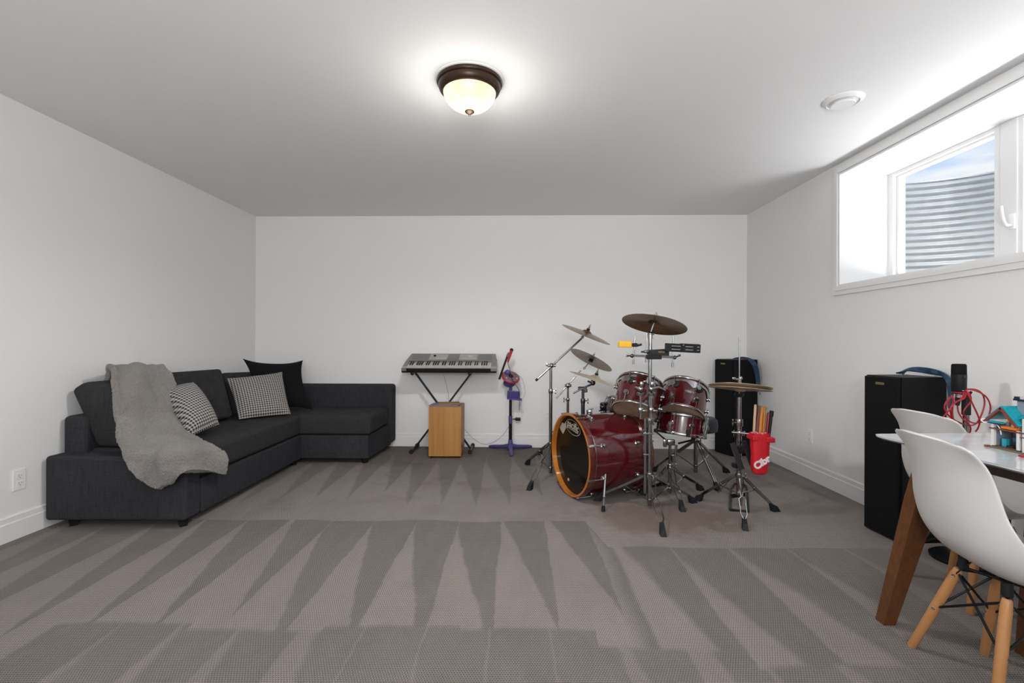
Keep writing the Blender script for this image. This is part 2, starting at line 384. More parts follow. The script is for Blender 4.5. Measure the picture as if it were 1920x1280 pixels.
def copy_tree(o, parent=None):
    c = o.copy(); C.objects.link(c)
    if parent: c.parent = parent
    for ch in list(o.children): copy_tree(ch, c)
    return c
def text_mesh(name, txt, size, mat, M, parent, depth=0.0006, align='CENTER', shear=0.0, bold=0.0):
    cu = bpy.data.curves.new(name, 'FONT'); cu.body = txt; cu.size = size; cu.extrude = depth; cu.align_x = align; cu.align_y = 'CENTER'; cu.shear = shear; cu.offset = bold
    ob = bpy.data.objects.new(name + '_tmp', cu); C.objects.link(ob); dg = bpy.context.evaluated_depsgraph_get()
    me = bpy.data.meshes.new_from_object(ob.evaluated_get(dg)); bpy.data.objects.remove(ob)
    off = V((0, 0, 0)); p = parent
    while p is not None: off += p.location; p = p.parent
    me.transform(Matrix.Translation(-off) @ M); me.materials.clear(); me.materials.append(MATS[mat])
    o = bpy.data.objects.new(name, me); C.objects.link(o); o.parent = parent; return o

# ------------------------------------------------------------------ room shell
H = 2.44
XL, XR = -2.798, 2.393
YL, YR = 5.140, 4.997
def yback(x): return YL + (x - XL) * (YR - YL) / (XR - XL)
YF = -2.6
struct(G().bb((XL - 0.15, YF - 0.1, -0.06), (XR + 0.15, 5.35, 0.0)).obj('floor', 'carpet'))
struct(G().bb((XL - 0.2, YF - 0.1, H), (XR + 0.45, 5.5, H + 0.12)).obj('ceiling', 'ceiling_paint'))
struct(G().bb((XL - 0.15, YF, 0), (XL, 5.4, H)).obj('wall_left', 'wall_paint'))
struct(G().bb((XL - 0.15, YF - 0.12, 0), (XR + 0.5, YF, H)).obj('wall_front', 'wall_paint'))
g = G(); g.add([(XL - .1, yback(XL - .1), 0), (XR + .1, yback(XR + .1), 0), (XR + .1, yback(XR + .1) + .15, 0), (XL - .1, yback(XL - .1) + .15, 0), (XL - .1, yback(XL - .1), H), (XR + .1, yback(XR + .1), H), (XR + .1, yback(XR + .1) + .15, H), (XL - .1, yback(XL - .1) + .15, H)],
      [(0, 1, 5, 4), (1, 2, 6, 5), (2, 3, 7, 6), (3, 0, 4, 7), (4, 5, 6, 7), (3, 2, 1, 0)])
struct(g.obj('wall_back', 'wall_paint'))
# right wall with the window opening
WY0, WY1, WZ0, WZ1, XO = 1.82, 3.56, 1.525, 2.362, 2.86
g = G(); g.bb((XR, YF, 0), (XO, 5.3, WZ0)); g.bb((XR, YF, WZ1), (XO, 5.3, H)); g.bb((XR, YF, WZ0), (XO, WY0, WZ1)); g.bb((XR, WY1, WZ0), (XO, 5.3, WZ1))
struct(g.obj('wall_right', 'wall_paint'))
# baseboards: lower board, stepped cap
def baseboard(name, a, b, nrm):
    a, b, nrm = V(a), V(b), V(nrm); g = G(); d = (b - a)
    prof = [(0, 0), (0.016, 0), (0.016, 0.098), (0.012, 0.103), (0.012, 0.131), (0.006, 0.138), (0, 0.138)]
    vs = [a + nrm * p[0] + V((0, 0, p[1])) for p in prof] + [b + nrm * p[0] + V((0, 0, p[1])) for p in prof]; n = len(prof)
    g.add(vs, [(i, (i + 1) % n, n + (i + 1) % n, n + i) for i in range(n)] + [tuple(range(n)), tuple(range(2 * n - 1, n - 1, -1))])
    return struct(g.obj(name, 'trim_white'))
baseboard('baseboard_left', (XL, YF, 0), (XL, YL, 0), (1, 0, 0))
baseboard('baseboard_right', (XR, YF, 0), (XR, YR, 0), (-1, 0, 0))
baseboard('baseboard_back', (XL, YL, 0), (XR, YR, 0), (-0.0275, -1, 0))
# casing round the opening and the lining of the reveal
g = G()
for (y0, y1, z0, z1) in ((WY1 + 0.006, WY1 + 0.062, WZ0 - 0.062, H - 0.014), (WY0 - 0.062, WY0 - 0.006, WZ0 - 0.062, H - 0.014), (WY0 - 0.006, WY1 + 0.006, WZ0 - 0.062, WZ0 - 0.006), (WY0 - 0.006, WY1 + 0.006, WZ1 + 0.006, H - 0.014)):
    g.bb((XR - 0.014, y0, z0), (XR, y1, z1))
for (y0, y1, z0, z1) in ((WY1 + 0.002, WY1 + 0.03, WZ0 - 0.03, WZ1 + 0.03), (WY0 - 0.03, WY0 - 0.002, WZ0 - 0.03, WZ1 + 0.03), (WY0 - 0.002, WY1 + 0.002, WZ0 - 0.03, WZ0 - 0.002), (WY0 - 0.002, WY1 + 0.002, WZ1 + 0.002, WZ1 + 0.03)):
    g.bb((XR - 0.021, y0, z0), (XR - 0.013, y1, z1))
struct(g.obj('trim_1', 'trim_white'))
XW = 2.76
g = G(); g.bb((XR - 0.012, WY1 - 0.014, WZ0), (XW, WY1 + .001, WZ1 + .001)); g.bb((XR - 0.012, WY0 - .001, WZ0), (XW, WY0 + 0.014, WZ1 + .001)); g.bb((XR - 0.012, WY0 + .014, WZ0 - .001), (XW, WY1 - .014, WZ0 + 0.014)); g.bb((XR - 0.012, WY0 + .014, WZ1 - 0.014), (XW, WY1 - .014, WZ1 + .001))
struct(g.obj('trim_2', 'trim_white'))
win = struct(bpy.data.objects.new('window_1', None)); C.objects.link(win); win.location = (XW, 2.69, WZ0)
g = G(); zb, zt = WZ0 + 0.014, WZ1 - 0.014
for (y0, y1, z0, z1) in ((3.50, WY1 - .014, zb, zt), (WY0 + .014, 1.87, zb, zt), (1.87, 2.60, zb, zb + 0.03), (2.757, 3.50, zb, zb + .03), (1.87, 2.60, zt - 0.022, zt), (2.757, 3.50, zt - .022, zt), (2.60, 2.757, zb, zt)):
    g.bb((XW - 0.02, y0, z0), (XW + 0.07, y1, z1))
g.bb((XW - 0.028, 2.625, zb), (XW - 0.018, 2.72, zt), 0.003)
struct(g.obj('window_frame', 'vinyl_white', win))
for (y0, y1) in ((2.757, 3.50), (1.87, 2.60)):
    g = G(); w_ = 0.022
    for (a0, a1, z0, z1) in ((y0 + .0005, y0 + w_ * 0.3, zb + .0305, zt - .0225), (y1 - w_, y1 - .0005, zb + .0305, zt - .0225), (y0 + w_ * .3, y1 - w_, zb + .0305, zb + .05), (y0 + w_ * .3, y1 - w_, zt - .035, zt - .0225)):
        g.bb((XW + 0.005, a0, z0), (XW + 0.05, a1, z1))
    struct(g.obj('window_sash', 'vinyl_white', win))
    struct(G().bb((XW + 0.026, y0 + 0.004, zb + .04), (XW + 0.03, y1 - 0.015, zt - .03)).obj('window_pane', 'window_glass', win))
g = G(); hp = V((XW - 0.028, 2.645, 1.78)); g.box(hp + V((-.006, 0, 0)), (0.014, 0.035, 0.085), 0.005)
g.tube([hp + V((-.012, 0, -.02)), hp + V((-.035, 0.004, -.015)), hp + V((-.045, .012, .03)), hp + V((-.045, .02, .09))], 0.007, 8, curve=5)
struct(g.obj('window_handle', 'vinyl_white', win))
# corrugated steel window well outside
g = G(); yc, ay, bx = 2.69, 1.06, 0.88; pitch = 0.0505; nz_ = 19 * 10; vs, fs = [], []; z0, ztop = 1.40, 2.352; na = 72
for j in range(nz_ + 1):
    z_ = z0 + (ztop - z0) * j / nz_; cr = 0.0085 * math.sin(2 * math.pi * (ztop - z_) / pitch)
    for i in range(na + 1):
        a = math.pi * i / na - math.pi / 2; vs.append((XO + 0.02 + (bx + cr) * max(0, math.cos(a)), yc + (ay + cr) * math.sin(a), z_))
for j in range(nz_):
    for i in range(na): k = j * (na + 1) + i; fs.append((k, k + 1, k + na + 2, k + na + 1))
g.add(vs, fs, True)
rim = [V((XO + 0.02 + (bx + .01) * max(0, math.cos(math.pi * i / na - math.pi / 2)), yc + (ay + .01) * math.sin(math.pi * i / na - math.pi / 2), ztop)) for i in range(na + 1)]
g.tube(rim, 0.007, 6)
well = tag(g.obj('window_well', 'galvanised', fix=False), 'curved corrugated grey steel window well outside the basement window', 'window well')
sm = well.modifiers.new('thickness', 'SOLIDIFY'); sm.thickness = 0.004; sm.offset = 1
shift_origin(well, (XO, yc, z0))
struct(G().bb((XO, 1.5, 1.36), (XO + 1.0, 3.9, 1.40)).obj('floor_well', 'gravel'))

# ------------------------------------------------------------------ ceiling lamp
LC = V((-0.2456, 2.455, H))
lamp = thing('ceiling_lamp', 'round bronze flush ceiling lamp with glowing frosted glass bowl, lit', 'ceiling lamp', LC)
LM = Matrix.Translation(LC)
G().lathe([(0.001, 0), (0.176, 0), (0.176, -0.004), (0.17, -0.007), (0.001, -0.007)], LM, 56).obj('ceiling_plate', 'trim_white', lamp)
G().lathe([(0.10, -0.007), (0.166, -0.007), (0.168, -0.014), (0.165, -0.022), (0.158, -0.026), (0.159, -0.034), (0.153, -0.050), (0.143, -0.062), (0.136, -0.064), (0.131, -0.060), (0.131, -0.02)], LM, 56).obj('rim', 'bronze', lamp)
G().lathe([(0.134 * math.cos(a), -0.058 - 0.098 * math.sin(a)) for a in [math.pi / 2 * i / 14 for i in range(15)]], LM, 48).obj('glass_bowl', 'lamp_glass', lamp)
G().lathe([(0.001, -0.153), (0.022, -0.153), (0.025, -0.158), (0.02, -0.164), (0.01, -0.168), (0.006, -0.172), (0.007, -0.176), (0.001, -0.179)], LM, 20).obj('finial', 'bronze', lamp)
lp = bpy.data.lights.new('lamp_light', 'POINT'); lp.energy = 6.8; lp.color = (1.0, 0.97, 0.93); lp.shadow_soft_size = 0.10
lo = bpy.data.objects.new('lamp_light', lp); C.objects.link(lo); lo.location = LC + V((0, 0, -0.275))
sp_ = bpy.data.lights.new('lamp_downlight', 'SPOT'); sp_.energy = 62; sp_.color = (1.0, 0.97, 0.92); sp_.spot_size = math.radians(172); sp_.spot_blend = 0.5; sp_.shadow_soft_size = 0.07
so_ = bpy.data.objects.new('lamp_downlight', sp_); C.objects.link(so_); so_.location = LC + V((0, 0, -0.27))
# round ceiling air diffuser
dc = V((1.786, 2.635, H)); DM = Matrix.Translation(dc)
vent = thing('ceiling_vent', 'round white air diffuser in the ceiling near the window', 'ceiling vent', dc)
G().lathe([(0.001, 0), (0.100, 0), (0.100, -0.004), (0.085, -0.016), (0.078, -0.018), (0.075, -0.012), (0.001, -0.010)], DM, 48).obj('flange', 'trim_white', vent)
G().lathe([(0.001, -0.008), (0.05, -0.010), (0.060, -0.024), (0.056, -0.029), (0.001, -0.027)], DM, 40).obj('centre_disc', 'trim_white', vent)

# ------------------------------------------------------------------ outlets
def outlet(c, nrm, label, w=0.070, h=0.115):
    t_ = thing('wall_outlet', label, 'outlet', c); M = frame(c, nrm, xref=V((0, 0, 1)).cross(V(nrm)))
    G().box((0, 0, 0.003), (w, h, 0.006), 0.002, M).obj('cover_plate', 'outlet_white', t_)
    for s_ in (-1, 1):
        G().box((0, s_ * 0.021, 0.007), (0.034, 0.030, 0.003), 0.0012, M).obj('socket', 'outlet_white', t_)
        g = G()
        for dx, hh in ((-0.007, 0.009), (0.007, 0.007)): g.box((dx, s_ * 0.021 + 0.004, 0.0083), (0.002, hh, 0.001), 0, M)
        g.lathe([(0.0001, 0.0088), (0.0026, 0.0088), (0.0026, 0.0078)], M @ Matrix.Translation((0, s_ * 0.021 - 0.008, 0)), 10)
        g.obj('socket_slots', 'slot_dark', t_)
    return t_
pL = atx(35, 899, XL); outlet(pL, (1, 0, 0), 'white wall outlet on the left wall beside the sofa end')
pR = atx(1519, 817, XR); outlet(pR, (-1, 0, 0), 'white wall outlet on the right wall between the two black speakers')
pB = at(972.5, 780.5, 5.05); pB.y = yback(pB.x); outlet(pB, (-.0275, -1, 0), 'white wall outlet behind the purple toy microphone stand')
pC = at(1027, 781, 5.0); pC.y = yback(pC.x); outlet(pC, (-.0275, -1, 0), 'white wall outlet partly behind the left cymbal stand pole')

# ------------------------------------------------------------------ corner sofa
sofa = thing('corner_sofa', 'large charcoal fabric corner sofa with chaise in the left back corner', 'sofa', (-2.3, 3.9, 0))
SX0, SXE, SXC, YN = XL + 0.022, -1.945, -1.325, 2.82
g = G().bb((SX0, YN, 0.045), (SXE, YN + 0.145, 0.425), 0.022, seg=3); g.obj('end_panel', 'charcoal_fabric', sofa)
G().bb((SX0, YN + 0.11, 0.06), (SX0 + 0.13, 5.06, 0.645), 0.03, seg=3).obj('backrest', 'charcoal_fabric', sofa)
G().bb((SX0 + 0.1, 4.93, 0.06), (-1.275, 5.085, 0.664), 0.03, seg=3).obj('armrest', 'charcoal_fabric', sofa)
G().bb((SX0 + 0.1, YN + 0.15, 0.045), (SXE, 4.37, 0.258), 0.012).obj('seat_base', 'charcoal_fabric', sofa)
g = G(); g.add([(SX0 + .1, 4.345, .05), (SXC - .02, 4.345, .05), (-1.29, 4.93, .05), (SX0 + .1, 4.93, .05), (SX0 + .1, 4.345, .258), (SXC - .02, 4.345, .258), (-1.29, 4.93, .258), (SX0 + .1, 4.93, .258)], [(3, 2, 1, 0), (4, 5, 6, 7), (0, 1, 5, 4), (1, 2, 6, 5), (2, 3, 7, 6), (3, 0, 4, 7)])
g.obj('chaise_base', 'charcoal_fabric', sofa)
g = G().bb((SX0 + 0.12, YN + 0.150, 0.262), (SXE - 0.002, 4.335, 0.440), 0.035, seg=4)
g.obj('seat_cushion', 'charcoal_cushion', sofa)
g = G().bb((SX0 + 0.12, 4.325, 0.262), (SXC + 0.012, 4.935, 0.440), 0.035, seg=4); g.obj('chaise_cushion', 'charcoal_cushion', sofa)
for (x_, y_) in ((SX0 + 0.12, YN + 0.06), (SXE - 0.05, YN + 0.055), (SXC - 0.06, 4.385), (-1.42, 4.95), (SXE - 0.05, 4.30)):
    G().lathe([(0.001, 0), (0.026, 0), (0.034, 0.046), (0.001, 0.048)], Matrix.Translation((x_, y_, 0)), 4, False).obj('leg', 'black_plastic', sofa)

def pillow_grid(w, h, th, n=22, pinch=0.06, corner=0.10, e=2.3):
    g = G(); vs, fs = [], []
    def P(i, j, sgn):
        u, v = -1 + 2 * i / n, -1 + 2 * j / n
        x = u * (1 - pinch * (1 - v * v)) ; x = u * (1 - pinch * (1 - abs(v) ** 2.5)); y = v * (1 - pinch * (1 - abs(u) ** 2.5))
        k = max(0.0, (1 - abs(u) ** e)) * max(0.0, (1 - abs(v) ** e)); z = th / 2 * (k ** 0.55)
        z *= 1 + 0.05 * math.sin(5 * u + 2 * v) ; return V((x * w / 2, y * h / 2, sgn * z))
    N = n + 1
    for s_ in (1, -1):
        k0 = len(vs)
        for j in range(N):
            for i in range(N): vs.append(P(i, j, s_))
        for j in range(n):
            for i in range(n):
                q = (k0 + j * N + i, k0 + j * N + i + 1, k0 + (j + 1) * N + i + 1, k0 + (j + 1) * N + i); fs.append(q if s_ > 0 else q[::-1])
    g.add(vs, fs, True); return g
def M3(c, xd, yd):
    x = V(xd).normalized(); y = V(yd); y = (y - x * y.dot(x)).normalized(); M = Matrix((x, y, x.cross(y))).transposed().to_4x4(); M.translation = V(c); return M
def cushion(name, p_tl, p_tr, p_br, p_bl, th, mat, label, cat, pinch, group=None, box=False):
    c = (p_tl + p_tr + p_br + p_bl) / 4; xd = (p_tr - p_tl + p_br - p_bl); yd = (p_tl + p_tr - p_bl - p_br); w = xd.length / 2; h = yd.length / 2
    M = M3(c, xd, yd)
    if box: g = G().box((0, 0, -th / 2), (w, h, th), 0.035, seg=4)
    else:
        g = pillow_grid(w, h, th, pinch=pinch)
    # shear the pillow to the four corners seen
    A = [M.inverted() @ p for p in (p_bl, p_br, p_tl, p_tr)]
    for v in g.v:
        u = v.x / w + 0.5; t2 = v.y / h + 0.5
        b = (A[0] * (1 - u) * (1 - t2) + A[1] * u * (1 - t2) + A[2] * (1 - u) * t2 + A[3] * u * t2)
        v.x = b.x; v.y = b.y; v.z += b.z
    o = g.obj(name, mat); o.matrix_world = M; tag(o, label, cat, group); return o
bc = 'charcoal back cushions of the sofa'
# nearest back cushion, seen end on: a slab leaning on the backrest
prof = [(-2.60, .445), (-2.40, .445), (-2.435, .60), (-2.48, .845), (-2.69, .850), (-2.765, .80)]
g = G(); M = Matrix(((1, 0, 0, 0), (0, 0, 1, 0), (0, 1, 0, 0), (0, 0, 0, 1)))
bm = bmesh.new(); n_ = len(prof); vv = [bm.verts.new((p[0], YN + .15, p[1])) for p in prof] + [bm.verts.new((p[0] + .03, 3.56, p[1])) for p in prof]
bm.faces.new(vv[:n_]); bm.faces.new(vv[n_:][::-1])
for i in range(n_): bm.faces.new((vv[i], vv[n_ + i], vv[n_ + (i + 1) % n_], vv[(i + 1) % n_]))
bmesh.ops.recalc_face_normals(bm, faces=bm.faces); bmesh.ops.bevel(bm, geom=list(bm.edges), offset=0.028, segments=3, profile=0.5, affect='EDGES')
g.bmadd(bm, None, True); o = g.obj('back_cushion', 'charcoal_cushion'); tag(o, 'charcoal sofa back cushion nearest the camera, under the grey throw', 'cushion', bc); shift_origin(o, (-2.6, 3.2, .445))
cushion('back_cushion', at(300, 697, 3.52), at(417, 689, 4.20), at(440, 780, 4.08), at(330, 800, 3.46), 0.17, 'charcoal_cushion', 'charcoal sofa back cushion in the middle, behind the nearer houndstooth pillow', 'cushion', 0, bc, True)
cushion('back_cushion', at(420, 697, 4.30), at(505, 694, 4.88), at(512, 765, 4.80), at(440, 782, 4.20), 0.16, 'charcoal_cushion', 'charcoal sofa back cushion in the corner, behind the black pillow', 'cushion', 0, bc, True)
cushion('throw_pillow', at(455, 672, 4.62), at(568, 675, 4.80), at(587, 768, 4.64), at(478, 776, 4.46), 0.17, 'pillow_black', 'plain black pillow with pointed corners in the sofa corner', 'pillow', 0.17)
hg = 'black and white houndstooth pillows'
cushion('throw_pillow', at(425, 709, 4.22), at(529, 697, 4.50), at(545, 776, 4.30), at(448, 786, 4.02), 0.14, 'houndstooth', 'black and white houndstooth pillow leaning on the black pillow', 'pillow', 0.04, hg)
cushion('throw_pillow', at(303, 729, 3.34), at(362, 716, 3.66), at(412, 795, 3.46), at(352, 822, 3.18), 0.19, 'houndstooth', 'black and white houndstooth pillow beside the grey throw blanket', 'pillow', 0.03, hg)

# ------------------------------------------------------------------ throw blanket
rows = [  # control points across (photo position, depth), from behind the cushion top down over the seat front
    [(196, 728, 3.14), (225, 722, 3.28), (262, 712, 3.44), (312, 708, 3.70)],
    [(200, 694, 3.07), (228, 687, 3.22), (262, 690, 3.36), (304, 688, 3.58)],
    [(208, 702, 3.00), (240, 706, 3.10), (275, 703, 3.25), (318, 702, 3.45)],
    [(212, 740, 2.965), (240, 742, 3.04), (280, 742, 3.18), (321, 735, 3.40)],
    [(217, 790, 2.94), (248, 792, 3.00), (285, 785, 3.12), (318, 778, 3.28)],
    [(226, 830, 2.90), (256, 832, 2.90), (300, 820, 3.00), (340, 806, 3.20)],
    [(235, 850, 2.80), (268, 848, 2.80), (325, 836, 2.90), (372, 822, 3.18)],
    [(248, 868, 2.78), (285, 864, 2.78), (340, 851, 2.80), (405, 840, 3.09)],
    [(266, 892, 2.78), (302, 882, 2.775), (346, 864, 2.775), (414, 849, 3.10)],
    [(292, 915, 2.775), (318, 898, 2.765), (350, 874, 2.77), (418, 863, 3.10)],
    [(300, 913, 2.775), (322, 899, 2.765), (352, 884, 2.77), (412, 886, 3.10)]]
ctrl = [[at(*p) for p in r] for r in rows]
cols = [spline([ctrl[j][i] for j in range(len(ctrl))], 9) for i in range(4)]; nv = len(cols[0]); nu = 36; grid = []
for j in range(nv):
    r = spline([cols[i][j] for i in range(4)], 12); grid.append(r)
N = len(grid[0]); g = G(); vs = []; fs = []
for j in range(nv):
    for i in range(N):
        p = grid[j][i]; a = grid[j][min(i + 1, N - 1)] - grid[j][max(i - 1, 0)]; b = grid[min(j + 1, nv - 1)][i] - grid[max(j - 1, 0)][i]
        n_ = a.cross(b).normalized()
        if n_.dot(CAMP - p) < 0: n_ = -n_
        d = 0.022 * (noise.noise(p * 7) ) + 0.010 * noise.noise(p * 22) + 0.012 + 0.012 * math.sin(i / N * 11 + j * 0.12)
        vs.append(p + n_ * d)
for j in range(nv - 1):
    for i in range(N - 1): k = j * N + i; fs.append((k, k + 1, k + N + 1, k + N))
g.add(vs, fs, True); bl = g.obj('throw_blanket', 'plush_grey', fix=True); tag(bl, 'grey plush throw blanket draped over the near sofa cushion and seat', 'blanket')
md = bl.modifiers.new('t', 'SOLIDIFY'); md.thickness = 0.035; md.offset = 0; md = bl.modifiers.new('s', 'SUBSURF'); md.levels = 2; md.render_levels = 2
tx = bpy.data.textures.new('fur', 'CLOUDS'); tx.noise_scale = 0.012; tx.noise_depth = 2
md = bl.modifiers.new('d', 'DISPLACE'); md.texture = tx; md.strength = 0.009; md.mid_level = 0.5
# ------------------------------------------------------------------ drum kit
def rubber_foot(g_name, p, dirv, parent, s=1.0, mat='rubber'):
    d = V((dirv[0], dirv[1], 0)).normalized(); side = V((-d.y, d.x, 0)); up = V((0, 0, 1)); c = V((p[0], p[1], 0)); g = G()
    a = [(0.030, 0.017, 0), (0.030, -0.017, 0), (-0.022, -0.017, 0), (-0.022, 0.017, 0)]; b = [(0.010, 0.013, .034), (0.010, -0.013, .034), (-0.040, -0.013, .060), (-0.040, 0.013, .060)]
    vs = [c + (d * q[0] + side * q[1]) * s + up * q[2] * s for q in a + b]
    g.add(vs, [(3, 2, 1, 0), (4, 5, 6, 7), (0, 1, 5, 4), (1, 2, 6, 5), (2, 3, 7, 6), (3, 0, 4, 7)])
    return g.obj(g_name, mat, parent)
def collar(g, c, r=0.017, h=0.03, wing=None):
    c = V(c); g.lathe([(0.001, -h / 2), (r, -h / 2), (r + .001, -h / 2 + .004), (r + .001, h / 2 - .004), (r, h / 2), (0.001, h / 2)], Matrix.Translation(c), 16)
    if wing is not None:
        w = V(wing).normalized(); g.cyl(c + w * r * 0.6, c + w * (r + .016), .005, n=8)
        M = frame(c + w * (r + .018), w, (0, 0, 1))
        g.box((0.012, 0, 0.004), (0.022, 0.005, 0.010), 0.002, M); g.box((-0.012, 0, 0.004), (0.022, 0.005, 0.010), 0.002, M)
def tripod(root, base, feet, ztop=0.26, zlow=0.06, wire=(), r=0.013):
    """legs from a collar at ztop to the rubber feet, each with a brace back to the lower collar"""
    bx_, by_ = base[0], base[1]; g = G(); collar(g, (bx_, by_, ztop), 0.020, 0.028, (0.7, -0.7, 0)); g.obj('collar', 'chrome', root); g = G(); collar(g, (bx_, by_, zlow), 0.017, 0.024); g.obj('collar', 'chrome', root)
    for i, f in enumerate(feet):
        f = V((f[0], f[1], 0)); d = V((f.x - bx_, f.y - by_, 0)).normalized(); sd = V((-d.y, d.x, 0)); c = V((bx_, by_, ztop)); g = G()
        top = c + d * 0.022; knee = V((bx_, by_, 0)) + d * ((f - V((bx_, by_, 0))).length * 0.42); knee.z = ztop * 0.66; end = f - d * 0.028; end.z = 0.050; low = V((bx_, by_, zlow)) + d * .016
        if i in wire:
            for s_ in (-1, 1):
                mid = knee + (end - knee) * 0.12
                g.tube([top + sd * s_ * .018, top + (knee - top) * .55 + sd * s_ * .018 , mid + sd * s_ * .004, mid + (end - mid) * .12 + sd * s_ * .019, mid + (end - mid) * .8 + sd * s_ * .017, end + sd * s_ * .004], 0.0035, 6)
        else:
            for s_ in (-1, 1):
                g.bar(top + sd * s_ * .010, knee + sd * s_ * .010, 0.003, 0.016, sd.cross(knee - top)); g.bar(knee + sd * s_ * .010, end + sd * s_ * .006, 0.003, 0.016, sd.cross(end - knee))
            g.cyl(knee - sd * .014, knee + sd * .014, .006, n=8); g.bar(knee, end, 0.014, 0.004, sd.cross(end - knee))
        lg = g.obj('leg', 'chrome', root); rubber_foot('rubber_foot', f, d, lg)
        g = G(); kk = knee + (end - knee) * 0.12
        g.bar(low, kk, 0.010, 0.004, sd.cross(kk - low)); g.obj('brace', 'chrome', root)
def cymbal(c, axis, r, mat, label, bell=0.2, flip=False, dome=0.05, group=None, name='cymbal', nut=True, cup=0.0):
    prof = [(0.004, r * 0.155), (r * .06, r * .155), (r * .12, r * .14), (r * .17, r * .105), (r * .2, r * .078), (r * .23, r * .07), (r * .5, r * .05), (r * .8, r * .018), (r, -.004), (r * .999, -.0055), (r * .8, r * .018 - .0015), (r * .23, r * .07 - .0015), (r * .2, r * .078 - .0015), (r * .12, r * .14 - .0015), (.004, r * .155 - .0015)]
    g = G().lathe(prof, None, 64); o = g.obj(name, mat); M = frame(c, axis); M.translation = V(c) - V(axis).normalized() * r * .1
    o.matrix_world = M; tag(o, label, 'cymbal', group); return o
def nut_on(root, c, axis, h0=0.0, h1=0.04, mat='chrome', name='wing_nut'):
    a = V(axis).normalized(); M = frame(c, a); g = G()
    g.cyl(V(c) + a * (h0 - .01), V(c) + a * (h1 + .022), 0.003, n=8); g.lathe([(0.001, h1 - .012), (.008, h1 - .012), (.008, h1), (.001, h1)], M, 12)
    g.box((0.011, 0, h1 + .002), (0.012, 0.004, 0.012), .0015, M); g.box((-0.011, 0, h1 + .002), (0.012, 0.004, 0.012), .0015, M); o = g.obj(name, mat, root)
    G().lathe([(0.001, h0), (.014, h0), (.014, h1 - .014), (.001, h1 - .014)], M, 14).obj('felt', 'black_plastic', root); return o
def tilter(root, c, axis, base):
    a = V(axis).normalized(); g = G(); g.cyl(base, c, 0.0055, n=10); g.ball(base, 0.013, 12); g.cyl(V(base) + V((0, -.02, 0)), V(base) + V((0, .02, 0)), .010, n=14); g.obj('tilter', 'chrome', root)

# bass drum: front hoop centre, axis from front head to back head
ang = math.radians(68.7); BA = V((math.sin(ang), math.cos(ang), 0)); BR = 0.283
B0 = at(1067, 852, 3.446); B0.z = 0.299; BP = V((BA.y, -BA.x, 0)); BUP = V((0, 0, 1))
BM = frame(B0, BA, BP)             # local x to the right along the face, y up or down, z along the axis
by = BM.to_3x3() @ V((0, 1, 0)); ys_ = 1 if by.z > 0 else -1
bd = thing('bass_drum', 'large wine red bass drum with amber front hoop and black front head', 'bass drum', (B0.x + .2, B0.y + .08, 0))
G().lathe([(BR - .01, .045), (BR, .045), (BR, .47), (BR - .01, .47)], BM, 96).obj('shell', 'red_lacquer', bd)
for z0_, z1_ in ((0.0, 0.052), (0.463, 0.515)):
    G().lathe([(BR - .004, z0_ + .002), (BR + .003, z0_), (BR + .011, z0_ + .001), (BR + .0115, z0_ + .004), (BR + .0110, z1_ - .001), (BR - .004, z1_ - .001), (BR - .004, z0_ + .002)] if z0_ == 0 else [(BR - .004, z0_), (BR + .0115, z0_), (BR + .0115, z1_), (BR - .004, z1_), (BR - .004, z0_)], BM, 96).obj('hoop', 'amber_hoop' if z0_ == 0 else 'red_hoop', bd)
    G().lathe([(BR + .0112, z0_ + .004), (BR + .013, z0_ + .005), (BR + .013, z1_ - .004), (BR + .0112, z1_)], BM, 96).obj('hoop_band', 'red_hoop', bd)
G().lathe([(BR - .002, .052), (BR + .0045, .052), (BR + .0045, .060), (BR - .002, .060)], BM, 96).obj('flesh_hoop', 'chrome', bd)
G().lathe([(BR - .002, .455), (BR + .0045, .455), (BR + .0045, .463), (BR - .002, .463)], BM, 96).obj('flesh_hoop', 'chrome', bd)
G().lathe([(0.0001, .034), (BR - .0045, .034), (BR - .0045, .046), (.0001, .046)], BM, 96).obj('front_head', 'drum_head_black', bd)
G().lathe([(0.0001, .48), (BR - .004, .48), (BR - .004, .49), (.0001, .49)], BM, 96).obj('back_head', 'drum_head_tan', bd)
for k in range(8):
    a = math.radians(22.5 + 45 * k); ca, sa = math.cos(a), math.sin(a)
    for zf in (0, 1):
        zz = 0.12 if zf == 0 else 0.395; zh = 0.026 if zf == 0 else 0.489
        P_ = lambda rr, z_: BM @ V((ca * rr, sa * rr, z_))
        rad = (BM.to_3x3() @ V((ca, sa, 0)))
        g = G(); g.lathe([(0.001, 0), (.019, 0), (.019, .004), (.013, .008), (.011, .018), (.008, .022), (.001, .023)], frame(P_(BR, zz), rad), 18); g.obj('lug', 'chrome', bd)
        g = G(); g.cyl(P_(BR + .016, zz), P_(BR + .018, zh + (.01 if zf == 0 else -.01)), .0028, n=6)
        M = frame(P_(BR + .017, zh), rad, BA); g.box((0, 0, 0), (.046, .020, .012), .003, M); g.cyl(P_(BR + .018, zh - .03), P_(BR + .018, zh + .03), .005, n=8)
        g.obj('claw_hook', 'chrome', bd)
